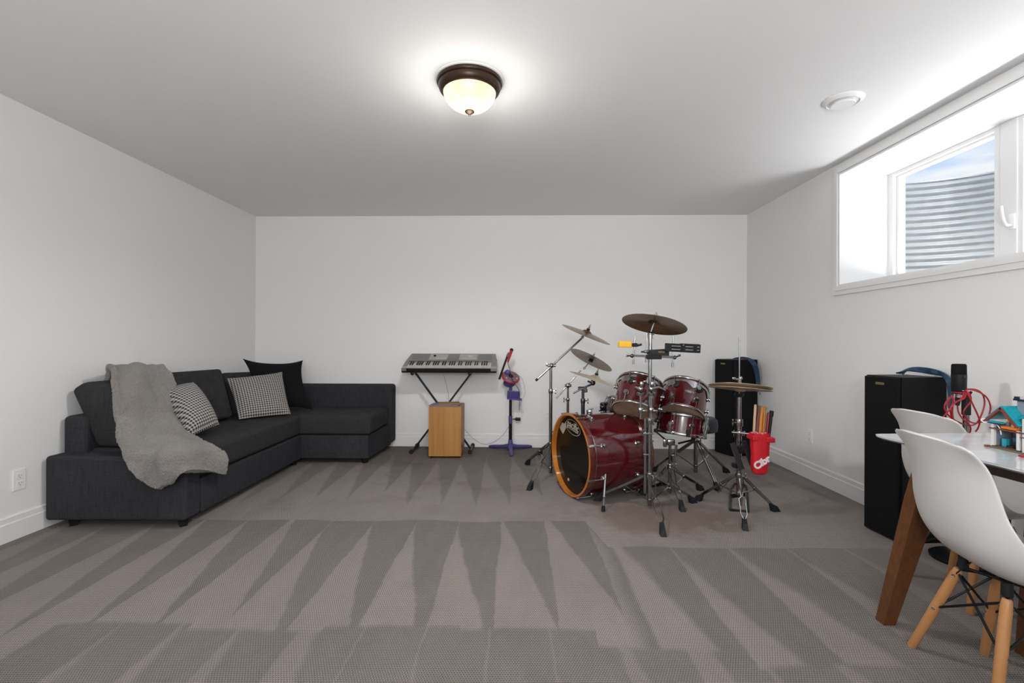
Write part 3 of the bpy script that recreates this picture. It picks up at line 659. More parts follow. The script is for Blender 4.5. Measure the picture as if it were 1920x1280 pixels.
for s_ in (1, -1):                  # spurs
    p0 = B0 + BA * 0.13 + BP * (s_ * (BR + .0) * .95) + V((0, 0, -0.085)); ft = B0 + BA * (.09) + BP * (s_ * .335); ft.z = 0
    if s_ == 1: ft = fl(1131, 958); p0 = at(1136, 873, 3.275)
    g = G(); g.ball(p0, .024, 14); g.cyl(p0 - BP * s_ * .03, p0 + BP * s_ * .016, .017); mid = p0 + (ft - p0) * 0.70; g.cyl(p0, mid, .0085); g.cyl(mid, ft + V((0, 0, .028)), .0045, n=8); g.cyl(mid + (p0 - mid) * .03, mid, .011); g.cyl(mid + V((0, 0, .004)), mid + BP * .02 + V((0, 0, .004)), .004, n=8)
    sp = g.obj('spur', 'chrome', bd); G().lathe([(0.001, 0), (.014, 0), (.011, .034), (.001, .036)], Matrix.Translation((ft.x, ft.y, 0)), 14).obj('rubber_foot', 'rubber', sp)
g = G(); mc = B0 + BA * .10 + BUP * (BR + .01); mc2 = at(1103, 772, 3.49)
g.lathe([(.001, 0), (.02, 0), (.018, .012), (.001, .014)], Matrix.Translation(mc2 - V((0, 0, .045))), 16); g.cyl(mc2 - V((0, 0, .045)), mc2 + V((0, 0, .015)), .013); g.box(mc2 + V((.012, 0, .0)), (.030, .03, .035), .006); g.cyl(mc2 + V((.0, 0, .02)), mc2 + V((.035, 0, .024)), .006)
g.obj('tom_mount', 'chrome', bd)
# badge on the front head: ellipse and lettering, and the small tag beside it
FM = M3(B0 + BA * .0335, BP, BUP)     # x to the right of the face as seen, z towards the viewer
if (FM.to_3x3() @ V((0, 0, 1))).dot(BA) > 0: FM = M3(B0 + BA * .0335, -BP, BUP)
FM = M3(B0 + BA * 0.0328, BP, BUP)
lc = (-0.006, 0.192)
g = G(); ring_o = []; ring_i = []; NN = 48; rot = math.radians(-8)
def el(a_, rx, ry): x = rx * math.cos(a_); y = ry * math.sin(a_); return (lc[0] + x * math.cos(rot) - y * math.sin(rot), lc[1] + x * math.sin(rot) + y * math.cos(rot))
vs = []
for i in range(NN):
    a_ = 2 * math.pi * i / NN; o_ = el(a_, .112, .052); i_ = el(a_, .108, .0492); vs += [(o_[0], o_[1], .0), (i_[0], i_[1], .0)]
g.add([FM @ V(v) for v in vs], [(2 * i, 2 * i + 1, (2 * i + 3) % (2 * NN), (2 * i + 2) % (2 * NN)) for i in range(NN)]); g.obj('badge_outline', 'print_cream', bd, fix=False)
R6 = Matrix.Rotation(rot, 4, 'Z')
text_mesh('badge_lettering', 'pacific', 0.071, 'print_cream', FM @ Matrix.Translation((lc[0], lc[1] + .012, 0)) @ R6, bd, 0.0003, bold=0.0008)
text_mesh('badge_small_lettering', 'DRUMS AND PERCUSSION', 0.0135, 'print_cream', FM @ Matrix.Translation((lc[0], lc[1] - .020, 0)) @ R6, bd, 0.0003)
g = G(); tp = [(-.118, .218), (-.138, .198), (-.178, .203), (-.215, .158), (-.198, .140), (-.160, .118), (-.112, .172), (-.108, .205)]
g.prism(tp, 0, .001, FM); g.obj('paper_tag', 'tag_paper', bd)
G().lathe([(.004, 0), (.011, 0), (.011, .004), (.004, .004), (.004, 0)], FM @ Matrix.Translation((-.072, -.200, -.002)), 16).obj('vent_grommet', 'print_cream', bd)

def drum(name, label, bc_, axis, r, h, nl, xref, ears=True, badge=None, hoop_h=0.016, mat='red_lacquer'):
    a = V(axis).normalized(); M = frame(bc_, a, xref); root = thing(name, label, 'drum', V(bc_)); rs = r - .009
    G().lathe([(rs - .006, 0.004), (rs, .004), (rs, h - .004), (rs - .006, h - .004)], M, 64).obj('shell', mat, root)
    for z0_, z1_, fl_ in ((-.014, -.014 + hoop_h, -1), (h + .012 - hoop_h, h + .012, 1)):
        zz = [(rs + .001, z0_), (r - .003, z0_), (r - .001, z0_ + .003), (r - .001, z1_ - .003), (r - .003, z1_), (rs + .001, z1_)]
        G().lathe(zz + [zz[0]], M, 64).obj('hoop', 'chrome', root)
    G().lathe([(.0001, -.001), (rs - .002, -.001), (rs + .001, .003), (.0001, .003)], M, 48).obj('bottom_head', 'drum_head_tan', root)
    G().lathe([(.0001, h - .003), (rs + .001, h - .003), (rs - .002, h + .001), (.0001, h + .001)], M, 48).obj('top_head', 'drum_head_tan', root)
    for k in range(nl):
        an = 2 * math.pi * (k + .5) / nl; ca, sa = math.cos(an), math.sin(an); rad = M.to_3x3() @ V((ca, sa, 0)); P_ = lambda rr, z_: M @ V((ca * rr, sa * rr, z_))
        for zf, zt_ in ((.28, -.006), (.72, h + .006)):
            if h < .15: zf = .5
            g = G(); g.lathe([(.001, 0), (.018, 0), (.018, .004), (.012, .006), (.011, .014), (.016, .016), (.016, .021), (.001, .022)], frame(P_(rs, h * zf), rad), 18); g.obj('lug', 'chrome', root)
            G().cyl(P_(r + .004, h * zf), P_(r + .004, zt_ + (0.006 if zt_ > 0 else -.006)), .0028, n=6).obj('tension_rod', 'chrome', root)
    return root, M
# rack toms, tilted towards the stool so that the lower heads show
def tom(name, label, pb, Y, dx, dy, away, r, h, xd, badge=True):
    bc_ = at(pb[0], pb[1], Y); a = imgdir(pb[0], pb[1], dx, dy, away); to_cam = (CAMP - bc_).normalized()
    root, M = drum(name, label, bc_, a, r, h, 6, to_cam); Mi = M.to_3x3()
    # suspension band: curved bracket under the top hoop
    rs = r - .009; g = G(); N_ = 40; vs, fs = [], []
    for i in range(N_ + 1):
        t_ = i / N_; an = -math.pi * .62 + t_ * math.pi * 1.24; w_ = .018 + .040 * max(0, 1 - abs(((t_ * 3.7 + .35) % 1) - .5) * 3.4)
        for (rr, zz) in ((rs + .004, h * .92), (rs + .004, h * .92 - w_), (rs + .006, h * .92 - w_), (rs + .006, h * .92)): vs.append(M @ V((rr * math.cos(an), rr * math.sin(an), zz)))
    for i in range(N_):
        for q in range(4): fs.append((i * 4 + q, i * 4 + (q + 1) % 4, i * 4 + 4 + (q + 1) % 4, i * 4 + 4 + q))
    g.add(vs, fs, True); g.obj('suspension_band', 'chrome', root)
    for an in (-.42, .62):
        rad = Mi @ V((math.cos(an), math.sin(an), 0)); G().lathe([(.001, .003), (.026, .003), (.026, .010), (.020, .013), (.001, .013)], frame(M @ V((rs * math.cos(an), rs * math.sin(an), h * .72)), rad), 20).obj('rubber_washer', 'rubber', root)
    if badge:
        MB = M @ Matrix.Rotation(.18, 4, 'Z') @ Matrix.Translation((rs + .0015, 0, h * .5)) @ Matrix(((0, 0, 1, 0), (1, 0, 0, 0), (0, 1, 0, 0), (0, 0, 0, 1)))
        G().lathe([(.0001, .0), (.030, .0), (.031, .0015), (.0001, .002)], MB, 28, True, 1, .36).obj('badge', 'chrome', root)
        G().lathe([(.019, .002), (.020, .0026), (.024, .0026), (.025, .002)], MB, 28, True, 1, .36).obj('badge_inlay', 'black_plastic', root)
    return root, M
tomL, ML = tom('rack_tom', 'wine red rack tom on the left of the chrome centre stand', (1190, 771), 3.44, 14, 59, .44, .168, .225, 0, False)
tomR, MR = tom('rack_tom', 'wine red rack tom with oval badge, right of the centre stand, above the snare drum', (1277, 776), 3.46, 11, 52, .44, .166, .215, 0, True)
sb = at(1276, 812, 3.56); snare, MS = drum('snare_drum', 'shallow wine red snare drum tilted on its stand below the right rack tom', sb, imgdir(1276, 812, 6, 36, -.02), .186, .132, 8, (CAMP - sb), hoop_h=.022)
g = G(); P_ = lambda an, rr, z_: MS @ V((rr * math.cos(an), rr * math.sin(an), z_))
for an in (.95, -2.3):
    g.box((0, 0, 0), (.018, .03, .085), .004, frame(P_(an, .192, .065), MS.to_3x3() @ V((0, 0, 1)), MS.to_3x3() @ V((math.cos(an), math.sin(an), 0))))
    g.cyl(P_(an, .20, .02), P_(an, .215, .09), .006, n=8); g.cyl(P_(an, .195, -.005), P_(an, .215, .0), .008, n=8)
g.obj('strainer', 'chrome', snare)
G().box((0, 0, 0), (.012, .026, .05), .003, frame(P_(.28, .184, .01), MS.to_3x3() @ V((0, 0, 1)), MS.to_3x3() @ V((math.cos(.28), math.sin(.28), 0)))).obj('rubber_grip', 'rubber', snare)
ftm, MF = drum('floor_tom', 'wine red floor tom mostly hidden behind the left rack tom', at(1160, 800, 4.02), imgdir(1165, 790, 18, 50, .22), .172, .20, 6, (0, -1, 0.1))
gg = G(); q = at(1131, 762, 3.88)
gg.box(q, (.05, .04, .07), .01); gg.cyl(q + V((-.02, -.01, .03)), q + V((.03, 0, -.04)), .014); gg.ball(q + V((-.01, -.02, .0)), .022, 12); gg.cyl(q + V((-.01, 0, -.03)), q + V((-.035, 0, -.035)), .006); gg.obj('leg_bracket', 'dark_chrome', ftm)
for an in (0.4, 2.5, 4.6):
    b_ = MF @ V((.18 * math.cos(an), .18 * math.sin(an), .08)); e_ = V((b_.x + .02 * math.cos(an), b_.y + .02 * math.sin(an), 0.03)); lg = G().cyl(b_ + V((0, 0, .05)), e_, .006).obj('leg', 'chrome', ftm)
    G().lathe([(.001, 0), (.013, 0), (.011, .032), (.001, .034)], Matrix.Translation((e_.x, e_.y, 0)), 12).obj('rubber_foot', 'rubber', lg)

# centre double stand: crash above, tom clamps, percussion bar
SA = V((0.889, 3.20, 0)); DA = 3.20
stA = thing('cymbal_stand', 'tall chrome stand in the kit centre carrying the big brown cymbal and rack toms', 'cymbal stand', SA)
g = G(); g.cyl((SA.x, SA.y, .02), (SA.x, SA.y, .60), .0148, n=20); g.cyl((SA.x, SA.y, .58), (SA.x, SA.y, 1.13), .0125, n=20); g.obj('pole', 'chrome', stA)
px2 = at(1210, 800, DA + .01).x
G().cyl((px2, SA.y + .01, .10), (px2, SA.y + .01, .60), .0135, n=20).obj('second_pole', 'chrome', stA)
g = G(); g.box(((SA.x + px2) / 2, SA.y, .50), (.07, .03, .012), .003); g.obj('pole_clamp', 'chrome', stA); g = G(); collar(g, (SA.x, SA.y, .585), .021, .04, (.3, -1, 0)); g.obj('collar', 'chrome', stA); g = G(); g.box(((SA.x + px2) / 2, SA.y, .36), (.06, .02, .008), .002); g.obj('pole_clamp', 'chrome', stA)
tripod(stA, SA, [(fl(1243, 1003).x, fl(1243, 1003).y), (fl(1121, 938).x, fl(1121, 938).y), (fl(1299, 942).x, fl(1299, 942).y)], .225, .055, wire=(0,))
for i, (mx_, tgt) in enumerate(((1201, tomL), (1221, tomR))):   # two tom holders: rod down through a clamp, ratchet head, arm to the tom
    p = at(mx_, 745, DA); g = G()
    g.cyl(at(mx_, 785, DA - .03), at(mx_, 762, DA - .03), .011); g.cyl(at(mx_, 764, DA - .03), at(mx_, 735, DA - .03), .008); g.box(at(mx_, 769, DA - .03), (.028, .03, .038), .005)
    g.lathe([(.001, -.012), (.024, -.012), (.026, -.006), (.026, .006), (.020, .012), (.001, .013)], Matrix.Translation(at(mx_ + (0 if i == 0 else 1), 738, DA - .03)), 20); g.ball(at(mx_, 729, DA - .03), .019, 14); g.box(at(mx_ + 2, 720, DA - .03), (.022, .024, .034), .004)
    e = at(mx_ + (-8 if i == 0 else 14), 726, DA + .05); g.cyl(at(mx_, 729, DA - .03), e, .009); g.cyl(e, e + (V(tgt.location) + V((0, 0, .12)) - e).normalized() * .08, .009)
    g.cyl(at(mx_ - 4, 722, DA - .035), at(mx_ - 10, 716, DA - .05), .004, n=8); g.box(at(mx_ - 11, 715, DA - .05), (.024, .006, .012), .003); g.box(at(mx_ + 8, 770, DA - .035), (.03, .012, .012), .003)
    g.obj('tom_holder', 'chrome', stA)
cA = at(1227.5, 602, 3.20); aA = imgdir(1227, 602, .17, 1, .30)
cymbal(cA, aA, .213, 'cymbal_dark', 'largest cymbal, dark brown and highest, seen from below above the percussion bar')
g = G(); pt_ = V((SA.x, SA.y, 1.13)); g.cyl(pt_, pt_ + V((0, 0, .03)), .017); g.ball(pt_ + V((0, 0, .035)), .015, 12); g.cyl(pt_ + V((0, 0, .035)), cA, .005, n=8); g.cyl(pt_ + V((-.02, 0, .03)), pt_ + V((.025, 0, .036)), .008); g.obj('tilter', 'chrome', stA)
nut_on(stA, cA + aA * .013, aA, 0.0, .03); 
G().lathe([(.001, -.012), (.014, -.012), (.014, -.002), (.001, -.002)], frame(cA, aA), 14).obj('felt', 'black_plastic', stA)
# percussion bar
pb_ = thing('percussion_bar', 'short horizontal chrome bar with three upright rods clamped to the centre stand', 'percussion mount', at(1222, 668, 3.165)); YB = 3.165
G().bar(at(1186, 666.5, YB), at(1264, 669.5, YB), .018, .016).obj('bar', 'dark_chrome', pb_)
G().box(at(1225, 669, YB - .002), (.10, .05, .030), .006).obj('pole_clamp', 'black_plastic', pb_)
for (xa, ya, xb, yb, r_) in ((1190.5, 630, 1187.5, 683, .0045), (1213, 625, 1211.5, 679, .0045), (1262.5, 630.5, 1261, 688, .0050)):
    g = G().cyl(at(xa, ya, YB - .002), at(xb, yb, YB - .002), r_, n=10); g.cyl(at(xb, yb - 8, YB - .002), at(xb, yb, YB - .002), r_ * 1.5, n=10); g.obj('rod', 'chrome', pb_)
for (xc, yc_, s_) in ((1185, 667, -1), (1265, 670, 1)):
    g = G().ball(at(xc, yc_, YB - .004), .013, 12); g.cyl(at(xc, yc_, YB), at(xc + s_ * 9, yc_ - .5 + (0 if s_ < 0 else -3), YB), .005, n=8); g.box(at(xc + s_ * 9, yc_ - (0 if s_ < 0 else 4), YB), (.018, .006, .014), .003); g.obj('clamp_knob', 'dark_chrome', pb_)
blk = thing('jam_block', 'yellow plastic percussion block on the left rod of the percussion bar', 'percussion block', at(1172, 645, YB))
M = M3(at(1171.5, 645.2, YB - .01), at(1184, 646.2, YB) - at(1160, 645.4, YB), (0, 0, 1)); G().box((0, 0, 0), (.083, .041, .05), .005, M).obj('block', 'yellow_plastic', blk)
g = G().box(at(1190, 646.5, YB - .01), (.036, .022, .024), .005); g.bar(at(1194, 648, YB - .01), at(1203, 645.5, YB - .01), .010, .014); g.obj('bracket', 'black_plastic', blk)
cb = thing('cowbell', 'black cowbell with small yellow-green lettering behind the centre stand', 'cowbell', at(1232, 660, YB + .02))
M = M3(at(1232, 660.5, YB + .03), at(1252, 661, YB) - at(1213, 660.2, YB), (0, 0, 1)); g = G(); a = [(-.070, -.014, -.018), (-.070, .014, -.018), (-.070, .014, .018), (-.070, -.014, .018)]; b = [(.072, -.026, -.028), (.072, .026, -.028), (.072, .026, .028), (.072, -.026, .028)]
g.add([M @ V(v) for v in a + b], [(0, 1, 2, 3), (7, 6, 5, 4), (0, 4, 5, 1), (1, 5, 6, 2), (2, 6, 7, 3), (3, 7, 4, 0)]); g.obj('bell', 'black_plastic', cb)
g = G()
for k in range(5): g.box((.004 + k * .0085, .004 - .001 * (k % 2), .0255 + .0009 * k), (.005, .011, .001), 0, M)
g.obj('label', 'gold_badge', cb)
g = G().box(at(1212, 659, YB), (.03, .02, .02), .004); g.cyl(at(1212, 659, YB), at(1202, 659.5, YB), .006, n=8); g.obj('bracket', 'dark_chrome', cb)
tb = thing('tambourine_block', 'flat black tambourine with silver jingle slots on the right rod', 'tambourine', at(1280, 652, YB - .03))
M = M3(at(1280, 652.3, YB - .035), at(1313, 654.2, YB) - at(1247, 651, YB), (0, 0, 1)); g = G(); g.box((0, 0, 0), (.232, .054, .012), .003, M); g.box((.045, .001, .004), (.13, .058, .012), .004, M); g.obj('frame', 'black_plastic', tb)
for (dx, wd) in ((-.047, .058), (.040, .050), (.098, .016)):
    for dy in (-.0105, .0105): G().box((dx, dy, .0105), (wd, .0055, .003), .001, M).obj('jingle', 'chrome', tb)
G().lathe([(.001, 0), (.006, 0), (.004, .003), (.001, .003)], M @ Matrix.Translation((.001, .020, .010)), 12).obj('screw', 'chrome', tb)

# left boom stand with crash
SC = V((0.281, 3.95, 0)); stC = thing('cymbal_stand', 'leftmost chrome boom stand holding the highest left cymbal', 'cymbal stand', SC); YC = 3.95
g = G(); zt_ = at(1034, 690, YC).z; zm_ = at(1034, 733, YC).z; g.cyl((SC.x, SC.y, .03), (SC.x, SC.y, zm_), .0145, n=18); g.cyl((SC.x, SC.y, zm_), (SC.x, SC.y, zt_), .0115, n=18); g.obj('pole', 'chrome', stC)
g = G(); collar(g, (SC.x, SC.y, zm_), .018, .035, (1, -.2, 0)); g.obj('collar', 'chrome', stC)
pv = at(1034, 685, YC); g = G(); g.ball(pv, .021, 14); g.cyl(pv + V((-.03, 0, 0)), pv + V((.035, 0, 0)), .013); g.box(pv + V((-.035, 0, .008)), (.02, .008, .03), .003); g.obj('boom_joint', 'chrome', stC)
bl0, bl1 = at(1004.5, 713.5, YC - .03), at(1091, 634, YC + .05); g = G().cyl(bl0, bl1, .0085); bo = g.obj('boom_arm', 'chrome', stC); G().cyl(bl0, bl0 + (bl1 - bl0).normalized() * .022, .0105).obj('end_cap', 'rubber', bo)
cB = at(1101.3, 621.5, 3.95); aB = imgdir(1101, 621, .42, 1, -.07)
cymbal(cB, aB, .213, 'cymbal_dark', 'highest cymbal on the left, steeply tilted and seen nearly edge on')
tilter(stC, cB, aB, at(1092, 632, 3.97)); nut_on(stC, cB + aB * .012, aB, 0, .03)
f1, f2 = fl(989, 871), fl(993.5, 917.5); tripod(stC, SC, [(f1.x, f1.y), (f2.x, f2.y), (.60, 4.16)], .27, .07, wire=(1,))
# second boom stand behind
SD = V((0.47, 4.40, 0)); stD = thing('cymbal_stand', 'slimmer chrome boom stand behind the bass drum with the middle left cymbal', 'cymbal stand', SD); YD = 4.40
g = G(); zt_ = at(1065, 727, YD).z; zm_ = at(1065, 749, YD).z; g.cyl((SD.x, SD.y, .03), (SD.x, SD.y, zm_), .0125, n=16); g.cyl((SD.x, SD.y, zm_), (SD.x, SD.y, zt_), .0095, n=16); g.obj('pole', 'chrome', stD)
g = G(); collar(g, (SD.x, SD.y, zm_), .016, .03, (-1, -.2, 0)); g.obj('collar', 'chrome', stD)
pv = at(1065, 722.5, YD); g = G(); g.ball(pv, .024, 14); g.cyl(pv + V((-.03, 0, 0)), pv + V((.03, 0, 0)), .014); g.obj('boom_joint', 'chrome', stD)
G().cyl(at(1042.5, 747, YD - .02), at(1089, 694, YD + .02), .0065).obj('boom_arm', 'chrome', stD)
cD = at(1110.5, 670.5, 4.35); aD = imgdir(1110, 670, .52, 1, .22); cymbal(cD, aD, .205, 'cymbal_dull', 'middle left cymbal showing its underside above the pale one')
tilter(stD, cD, aD, at(1096, 690, 4.37)); nut_on(stD, cD + aD * .012, aD, 0, .02)
G().lathe([(.001, -.042), (.02, -.042), (.02, -.012), (.001, -.012)], frame(cD, aD), 16).obj('felt', 'black_plastic', stD)
f1 = fl(1011.5, 852); tripod(stD, SD, [(f1.x, f1.y), (.50, 3.98), (.86, 4.55)], .25, .07)
# third short stand with dark arm
SEp = V((at(1093, 760, 3.90).x, 3.90, 0)); YE = 3.90; stE = thing('cymbal_stand', 'dark chrome cymbal stand rising just behind the bass drum under the pale cymbal', 'cymbal stand', SEp)
g = G(); zt_ = at(1093, 728, YE).z; g.cyl((SEp.x, SEp.y, .03), (SEp.x, SEp.y, zt_ - .10), .016, n=16); g.cyl((SEp.x, SEp.y, zt_ - .10), (SEp.x, SEp.y, zt_), .012, n=16); g.obj('pole', 'dark_chrome', stE)
g = G(); collar(g, (SEp.x, SEp.y, zt_ - .10), .018, .035, (1, -.2, 0)); g.obj('collar', 'dark_chrome', stE); g = G(); g.box(at(1092, 728, YE), (.07, .03, .03), .006); g.box(at(1098, 732, YE), (.03, .03, .03), .006); g.obj('arm_clamp', 'dark_chrome', stE)
g = G(); g.cyl(at(1074, 737, YE - .01), at(1105, 722, YE - .01), .0075); g.cyl(at(1105, 722, YE - .01), at(1113, 719, 3.82), .009); g.obj('short_arm', 'dark_chrome', stE)
cE = at(1117, 706, 3.80); aE = imgdir(1117, 706, .34, 1, -.03); cymbal(cE, aE, .214, 'cymbal_pale', 'pale bronze cymbal lowest on the left with its bell up, in profile')
g = G().ball(at(1111.5, 718, 3.80), .02, 12); g.box(at(1112, 716, 3.80), (.035, .03, .035), .006); g.cyl(at(1112, 716, 3.80), cE, .005, n=8); g.cyl(at(1107, 717, 3.79), at(1102, 714, 3.79), .008); g.obj('tilter', 'dark_chrome', stE); nut_on(stE, cE + aE * .012, aE, 0, .032, 'dark_chrome')
tripod(stE, SEp, [(.40, 4.10), (.70, 4.22), (.86, 3.98)], .25, .07)

# snare stand
SS = V((at(1256, 880, 3.47).x, 3.47, 0)); ss = thing('snare_stand', 'chrome snare stand with basket arms under the tilted snare drum', 'snare stand', SS)
g = G(); g.cyl((SS.x, SS.y, .02), (SS.x, SS.y, .22), .0135, n=18); g.cyl((SS.x, SS.y, .21), (SS.x, SS.y, .375), .0105, n=18); collar(g, (SS.x, SS.y, .215), .019, .03, (.8, -.5, 0)); g.obj('pole', 'chrome', ss)
f1, f2, f3 = fl(1279, 957), fl(1203, 928), V((1.38, 3.60, 0)); tripod(ss, SS, [(f1.x, f1.y), (f2.x, f2.y), (f3.x, f3.y)], .20, .05, wire=(0,))
g = G(); hc = at(1258, 829, 3.47); g.box(hc, (.055, .03, .045), .008); g.cyl(at(1268, 834, 3.46), at(1266, 856, 3.46), .010); g.cyl(at(1262, 853, 3.455), at(1264, 866, 3.455), .018, .015, n=20); g.box(at(1247, 830, 3.46), (.03, .02, .06), .008, None); g.obj('basket_hub', 'chrome', ss)
for (x0_, y0_, x1_, y1_, Yb) in ((1250, 826, 1230, 809, 3.44), (1272, 831, 1300, 824, 3.50), (1272, 848, 1299, 829, 3.46)):
    g = G().bar(at(x0_, y0_, 3.46), at(x1_, y1_, Yb), .012, .010); rr = g.obj('basket_arm', 'dark_chrome', ss)
    e_ = at(x1_, y1_, Yb); G().box(e_ + V((0, 0, .008)), (.03, .022, .026), .006).obj('grip', 'rubber', rr)
# drummer's stool
ST = V((1.475, 3.95, 0)); st_ = thing('drum_throne', 'drummer stool with dark padded round seat, half hidden behind the snare drum', 'stool', ST)
MT = Matrix.Translation((ST.x, ST.y, 0)); G().lathe([(.001, .385), (.158, .385), (.168, .392), (.171, .44), (.166, .475), (.150, .492), (.08, .498), (.001, .498)], MT, 48).obj('seat', 'stool_vinyl', st_)
g = G(); g.cyl((ST.x, ST.y, .04), (ST.x, ST.y, .30), .0165, n=18); g.cyl((ST.x, ST.y, .28), (ST.x, ST.y, .385), .012, n=16); g.lathe([(.001, .37), (.05, .37), (.05, .386), (.001, .386)], MT, 20); g.obj('pole', 'chrome', st_)
f1 = fl(1345, 919); tripod(st_, ST, [(f1.x, f1.y), (1.79, 4.09), (1.18, 4.12)], .30, .09)

# hi-hat stand
HH = V((at(1386, 800, 3.12).x, 3.12, 0)); YH = 3.12; hh = thing('hi_hat_stand', 'chrome hi-hat stand with its pedal folded up against the pole', 'hi-hat stand', HH)
g = G(); z1_ = at(1386, 792, YH).z; z2_ = at(1386, 740, YH).z; g.cyl((HH.x, HH.y, .14), (HH.x, HH.y, z1_), .0155, n=20); g.cyl((HH.x, HH.y, z1_ - .02), (HH.x, HH.y, z2_), .0135, n=20); g.obj('pole', 'chrome', hh)
G().cyl((HH.x, HH.y, z2_), (HH.x, HH.y, at(1386, 632, YH).z), .0040, n=10).obj('pull_rod', 'chrome', hh)
g = G(); collar(g, (HH.x, HH.y, z1_), .021, .045, (-1, -.1, 0)); g.obj('collar', 'chrome', hh); g = G(); collar(g, (HH.x, HH.y, at(1386, 812, YH).z), .019, .03, (-1, -.3, 0)); g.obj('collar', 'chrome', hh)
G().lathe([(.001, z2_ - .014), (.018, z2_ - .014), (.027, z2_ - .004), (.029, z2_ + .012), (.001, z2_ + .012)], Matrix.Translation((HH.x, HH.y, 0)), 24).obj('cymbal_seat', 'black_plastic', hh)
hgp = 'pair of hi-hat cymbals'
for (yy, sgn, mt, lb) in ((722.0, 1, 'cymbal_pale', 'upper of the two pale hi-hat cymbals'), (732.0, -1, 'cymbal_pale', 'lower of the two pale hi-hat cymbals, turned bell down')):
    cc = at(1387, yy, YH); ax = imgdir(1387, 727, .08 if sgn > 0 else .07, 1, .05 if sgn > 0 else .12)
    if sgn < 0: ax = -ax
    cymbal(cc, ax, .193, mt, lb, name='hi_hat_cymbal', group=hgp)
g = G(); c_ = at(1387, 714, YH); g.cyl(c_ + V((0, 0, -.014)), c_ + V((0, 0, .02)), .010); g.cyl(c_ + V((0, 0, .008)), c_ + V((-.04, -.01, .016)), .005, n=8); g.box(c_ + V((-.042, -.01, .018)), (.022, .008, .014), .003); g.ball(c_ + V((.006, 0, .018)), .012, 10); g.obj('clutch', 'chrome', hh)
G().cyl(c_ + V((0, 0, -.03)), c_ + V((0, 0, -.012)), .014).obj('felt', 'clear_band', hh)
fa, fb, fc = fl(1397, 992), fl(1309, 938), fl(1453, 958)
tripod(hh, HH, [(fa.x, fa.y), (fb.x, fb.y), (fc.x, fc.y)], .245, .13, wire=(0,))
g = G(); g.tube([V((HH.x, HH.y, .26)), V((HH.x, HH.y - .03, .14)), V((HH.x, HH.y - .02, .06))], .012, 10); g.obj('lower_tube', 'chrome', hh)
# folded footboard and heel frame
g = G(); a_, b_ = at(1373, 830, YH - .05), at(1391, 880, YH - .10); g.bar(a_, b_, .036, .012, (0, -1, 0), .004); g.obj('footboard', 'black_plastic', hh)
g = G(); a_, b_ = at(1394, 826, YH - .03), at(1411, 872, YH - .06); g.bar(a_, b_, .034, .012, (0, -1, 0), .004); g.box(at(1390, 842, YH - .03), (.08, .03, .05), .008); g.box(at(1382, 872, YH - .02), (.055, .05, .03), .006); g.obj('heel_plate', 'black_plastic', hh)
fr = [fl(1369, 958), fl(1403, 961), fl(1401, 926), fl(1399, 914), fl(1388, 908), fl(1377, 909), fl(1370, 922)]
fr = [V((p.x, p.y, .010)) for p in fr]; fr.append(fr[0].copy()); g = G().tube(fr, .008, 8); m1, m2 = fl(1371, 933), fl(1396, 930); g.bar((m1.x, m1.y, .010), (m2.x, m2.y, .010), .012, .03); g.obj('base_frame', 'steel_black', hh)
G().cyl(at(1386, 880, YH - .02), V((HH.x, (m1.y + m2.y) / 2, .03)), .004, n=8).obj('pull_chain', 'chrome', hh)
# stick bag hung on the hi-hat stand
YG = 3.02; bagc = at(1424, 850, YG)
clampo = thing('stick_bag_clamp', 'thin chrome arm holding the red stick bag to the hi-hat stand', 'clamp', at(1392, 812, YH - .03))
g = G(); g.cyl(at(1372, 810, YH - .03), at(1412, 813.5, YG + .02), .0055, n=8); g.obj('arm', 'chrome', clampo); G().box(at(1396, 812.5, YH - .035), (.012, .014, .03), .003).obj('thumb_screw', 'chrome', clampo)
bag = thing('stick_bag', 'red drumstick bag with white slanted lettering hanging beside the hi-hat stand', 'stick bag', at(1424, 890, YG))
MBg = M3(at(1424.5, 850, YG), at(1441, 850, YG) - at(1408, 850, YG), (0, 0, 1)); hz = 78 / F * YG / 2; hw = 34 / F * YG / 2
g = G(); prof = [(-1.0, .18, .12), (-.985, .45, .5), (-.93, .68, .75), (-.82, .80, .85), (-.6, .86, .9), (0, .90, .95), (.5, .96, 1), (.93, 1.0, 1.0), (1.0, 1.02, 1.0), (1.0, .96, .92), (.8, .92, .9)]; NQ = 36; vs = []; fs = []
for (zz, kx, ky) in prof:
    for i in range(NQ):
        a_ = 2 * math.pi * i / NQ; ex = 0.62; cx_ = math.copysign(abs(math.cos(a_)) ** ex, math.cos(a_)); sy_ = math.copysign(abs(math.sin(a_)) ** ex, math.sin(a_))
        cr = 1 + .02 * math.sin(3 * a_ + zz * 4); skew = -.12 * hw * zz if zz > 0 else 0
        vs.append(MBg @ V((cx_ * hw * kx * cr + (.22 * hw * max(0, -zz) * -.3), zz * hz + 0, sy_ * .038 * ky * cr)))
for j in range(len(prof) - 1):
    for i in range(NQ): i2 = (i + 1) % NQ; fs.append((j * NQ + i, j * NQ + i2, (j + 1) * NQ + i2, (j + 1) * NQ + i))
fs.append(tuple(range(NQ))); fs.append(tuple((len(prof) - 1) * NQ + i for i in range(NQ))); g.add(vs, fs, True); g.obj('pouch', 'bag_red', bag)
for (xx, yy) in ((1411, 818.5), (1439, 822.5)): G().box(MBg.inverted() @ at(xx, yy, YG), (.036 if xx < 1420 else .052, .032, .092), .005, MBg).obj('strap', 'red_plastic' if xx > 1420 else 'bag_red', bag)
text_mesh('lettering', 'Cibr', .060, 'print_white', MBg @ Matrix.Translation(V((-.0035, -.048, .0365))) @ Matrix.Rotation(math.radians(33), 4, 'Z'), bag, .0006, bold=.003)
g = G()
